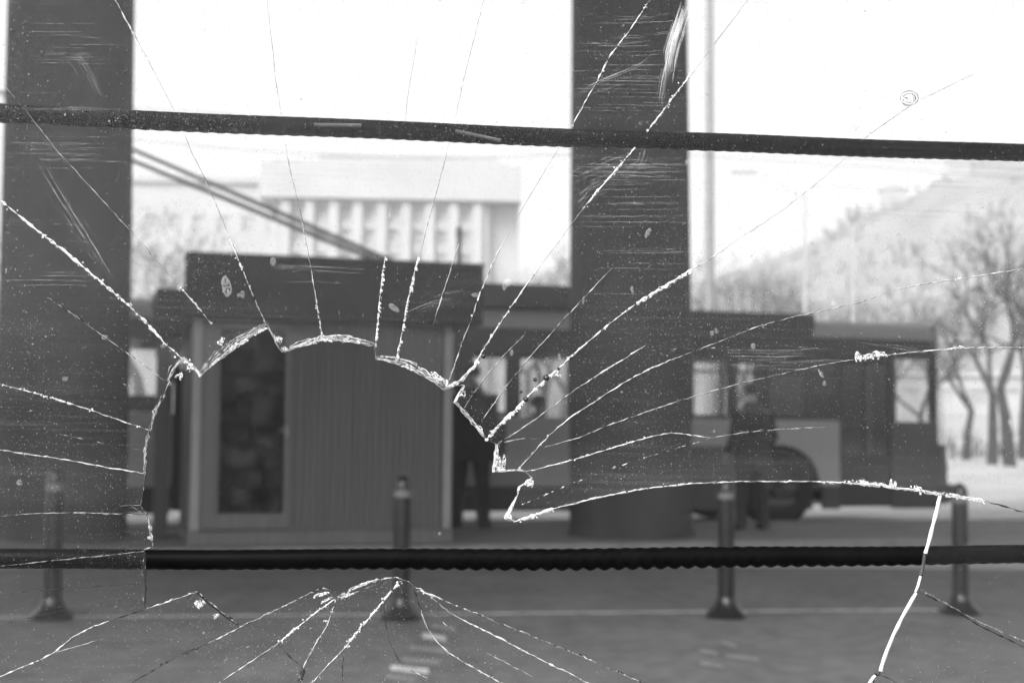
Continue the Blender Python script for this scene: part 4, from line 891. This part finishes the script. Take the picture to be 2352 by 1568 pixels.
# dried drops: small oval stains with a darker rim
for X, Y, a_, c_, an in ((627,600,7,9,0),(520,658,11,22,.2),(557,676,5,9,0),(1093,678,10,5,.05),(1160,655,6,12,-.3),(1168,648,7,9,0),(905,707,14,6,-.6),(1488,535,5,14,-.5),(1578,373,5,6,0),(375,795,6,4,0),(1452,665,4,8,.1),(1175,810,4,7,0),(1887,860,4,9,.5),(1893,880,4,6,0),(1882,855,3,8,.3),(2330,660,3,6,.2),(412,662,4,8,0),(390,880,5,5,0),(240,775,6,6,0),(45,1108,6,6,0),(14,622,3,6,0),(1635,765,5,6,0),(1730,795,6,8,0),(1645,760,3,7,.3),(2320,970,6,8,0),(548,678,3,5,0),(150,870,6,5,0),(1990,660,3,5,0),(1285,820,3,8,.2),(1640,990,3,4,0),(1010,1225,3,4,0),(1916,700,4,9,.7),(1340,690,3,10,-.1),(640,180,4,6,0),(626,150,3,5,0)):
    b = MB(); x, z = gp(X, Y); V = [(x, -.0003, z)]; K = 14
    for k in range(K):
        q_ = 2*math.pi*k/K; ux = math.cos(q_)*a_*PX*(1+rnd.gauss(0,.1)); uz = math.sin(q_)*c_*PX*(1+rnd.gauss(0,.1)); V.append((x+ux*math.cos(an)-uz*math.sin(an), -.00025, z+ux*math.sin(an)+uz*math.cos(an)))
    for k in range(K):
        v = V[1+k]; V.append((x+(v[0]-x)*.72, -.0005, z+(v[2]-z)*.72))
    b.add(V, [(1+k, 1+(k+1) % K, 1+K+(k+1) % K, 1+K+k) for k in range(K)]+[(0, 1+K+k, 1+K+(k+1) % K) for k in range(K) if k % 3]); b.build('dried_drop', M['drop'], pt, fix=False)
# hairline scratch bundles
def bundle(pts, n_, sx, sy, wv, name='scratches'):
    b = MB()
    for _ in range(n_):
        ox, oy = rnd.gauss(0, sx), rnd.gauss(0, sy); t0_ = rnd.random()*.4; t1_ = .6+rnd.random()*.4; k = len(pts)-1; q_ = []
        for i in range(7):
            s = (t0_+(t1_-t0_)*i/6)*k; j_ = min(int(s), k-1); v = Vector(pts[j_]).lerp(Vector(pts[j_+1]), s-j_); q_.append((v.x+ox, v.y+oy))
        ribbon(q_, wv, None, '', into=b, amp=.3, seg=10, dep=-.0002, ridge=.0001)
    b.build(name, M['smear'] if name == 'smear' else M['scr'], pt, fix=False)
bundle([(1320,225),(1360,195),(1420,170),(1470,150),(1505,120)],6,2,3,1.0); bundle([(1350,215),(1390,207),(1430,190)],3,3,3,.9)
bundle([(1316,430),(1360,410),(1400,395),(1440,380)],12,14,22,.8); bundle([(1440,390),(1470,375),(1478,345),(1476,330)],6,5,5,.8)
bundle([(1530,190),(1540,110),(1560,50),(1575,5)],46,8,10,1.8,'smear'); bundle([(1515,260),(1525,180),(1545,100)],14,7,8,.9); bundle([(1318,480),(1350,440),(1390,420)],8,8,10,.8)
bundle([(1470,290),(1476,275)],8,14,3,.9); bundle([(1950,780),(2080,800),(2150,815)],3,10,3,.9); bundle([(2170,780),(2220,775),(2260,795)],3,6,4,.9)
bundle([(70,345),(130,450),(200,560),(260,660)],12,16,12,.8); bundle([(150,100),(200,170),(250,260)],8,12,12,.7); bundle([(60,248),(160,249),(300,252)],5,20,2,.9); bundle([(800,330),(850,380),(930,470)],2,4,4,.8)
bundle([(930,720),(1000,690),(1070,680)],8,12,12,.8); bundle([(1330,395),(1450,392),(1560,398)],10,20,26,.7)

for cx_, y_, n_, sy_ in ((1448, 60, 16, 40), (1448, 190, 20, 45), (1448, 420, 24, 40), (1448, 560, 10, 50), (155, 90, 14, 50), (150, 340, 12, 20), (150, 600, 10, 60), (1800, 810, 12, 18), (700, 640, 8, 30)):
    bundle([(cx_-150, y_), (cx_, y_+rnd.uniform(-4, 4)), (cx_+150, y_+rnd.uniform(-8, 8))], n_, 30, sy_, .9)
for rx_, ry_ in ((21, 17), (15, 10)):
    ribbon([(2088+rx_*math.cos(k*.5236), 226+ry_*math.sin(k*.5236)) for k in range(13)], 2.2, M['hairl'], 'shell_chip', taper=False)
# bars behind the glass: ribbed iron rods
def bar(pa, pb_, r, label, rib, bar_streaks):
    ax, az = gp(*pa, dep=.019); bx2, bz = gp(*pb_, dep=.019); A = Vector((ax, .019, az)); B_ = Vector((bx2, .019, bz)); d_ = (B_-A); L_ = d_.length; d_.normalize(); A = A-d_*.25; L_ += .5
    t = thing('iron_bar', G0, GY, label, 'bar', 'ribbed iron bars behind the pane'); N_ = 1500; pitch = .0083; up = Vector((0,0,1)); sd_ = Vector((0,1,0)); V = []; F = []; K = 16
    for i in range(N_+1):
        s = L_*i/N_; c = A+d_*s+up*(.0006*math.sin(s*9)+.0003*math.sin(s*31)); u = s-.25; amp = rib(u)
        f = .5+.5*math.cos(2*math.pi*s/pitch)
        for k in range(K):
            q_ = 2*math.pi*k/K; ph = 2*math.pi*s/pitch+ (math.pi if math.sin(q_) < 0 else 0); e = .5+.5*math.cos(ph)
            rr = r+amp*(e**.7)*abs(math.sin(q_))*(.3 if math.sin(q_) > 0 else 1); V.append(c+(sd_*math.cos(q_)+up*math.sin(q_))*rr)
    for i in range(N_):
        for k in range(K): F.append((i*K+k, i*K+(k+1) % K, (i+1)*K+(k+1) % K, (i+1)*K+k))
    b = MB(); b.add(V, F); b.build('rod', M['steel'], t, smooth=True, fix=False)
    for (p0, p1) in bar_streaks:
        x0_, z0_ = gp(*p0, dep=.012); x1_, z1_ = gp(*p1, dep=.012); b = MB(); b.tube([(x0_, .0123, z0_), (x1_, .0123, z1_)], .0011, 8); b.build('bar_streak', M['bar_streak'], t, smooth=True)  # thin pale rods along the front of the bar
    return t
bar((0, 263), (2352, 354), .0053, 'dark ribbed iron bar crossing the sky behind the upper part of the pane', lambda u: .00045, [((722,287),(830,288)), ((1047,301),(1150,323))])
bar((0, 1285), (2352, 1274), .0055, 'dark ribbed iron bar crossing behind the hole in the lower part of the pane', lambda u: .0001+.0016*math.exp(-((u-.34)/.17)**2), [])

# ================================================================== WINTER AIR
b = MB(); b.box(-560, 600, -62, 700, -1.0, 150); hz = b.build('haze', []); hm = bpy.data.materials.new('winter_haze'); hm.use_nodes = True; t = hm.node_tree
t.nodes.remove(t.nodes['Principled BSDF']); v = t.nodes.new('ShaderNodeVolumePrincipled'); v.inputs['Color'].default_value = g(.95); v.inputs['Density'].default_value = .0018; v.inputs['Anisotropy'].default_value = .2
t.links.new(v.outputs[0], t.nodes['Material Output'].inputs['Volume']); hz.data.materials.append(hm); tag(hz, 'pale winter haze filling the air', kind='stuff')
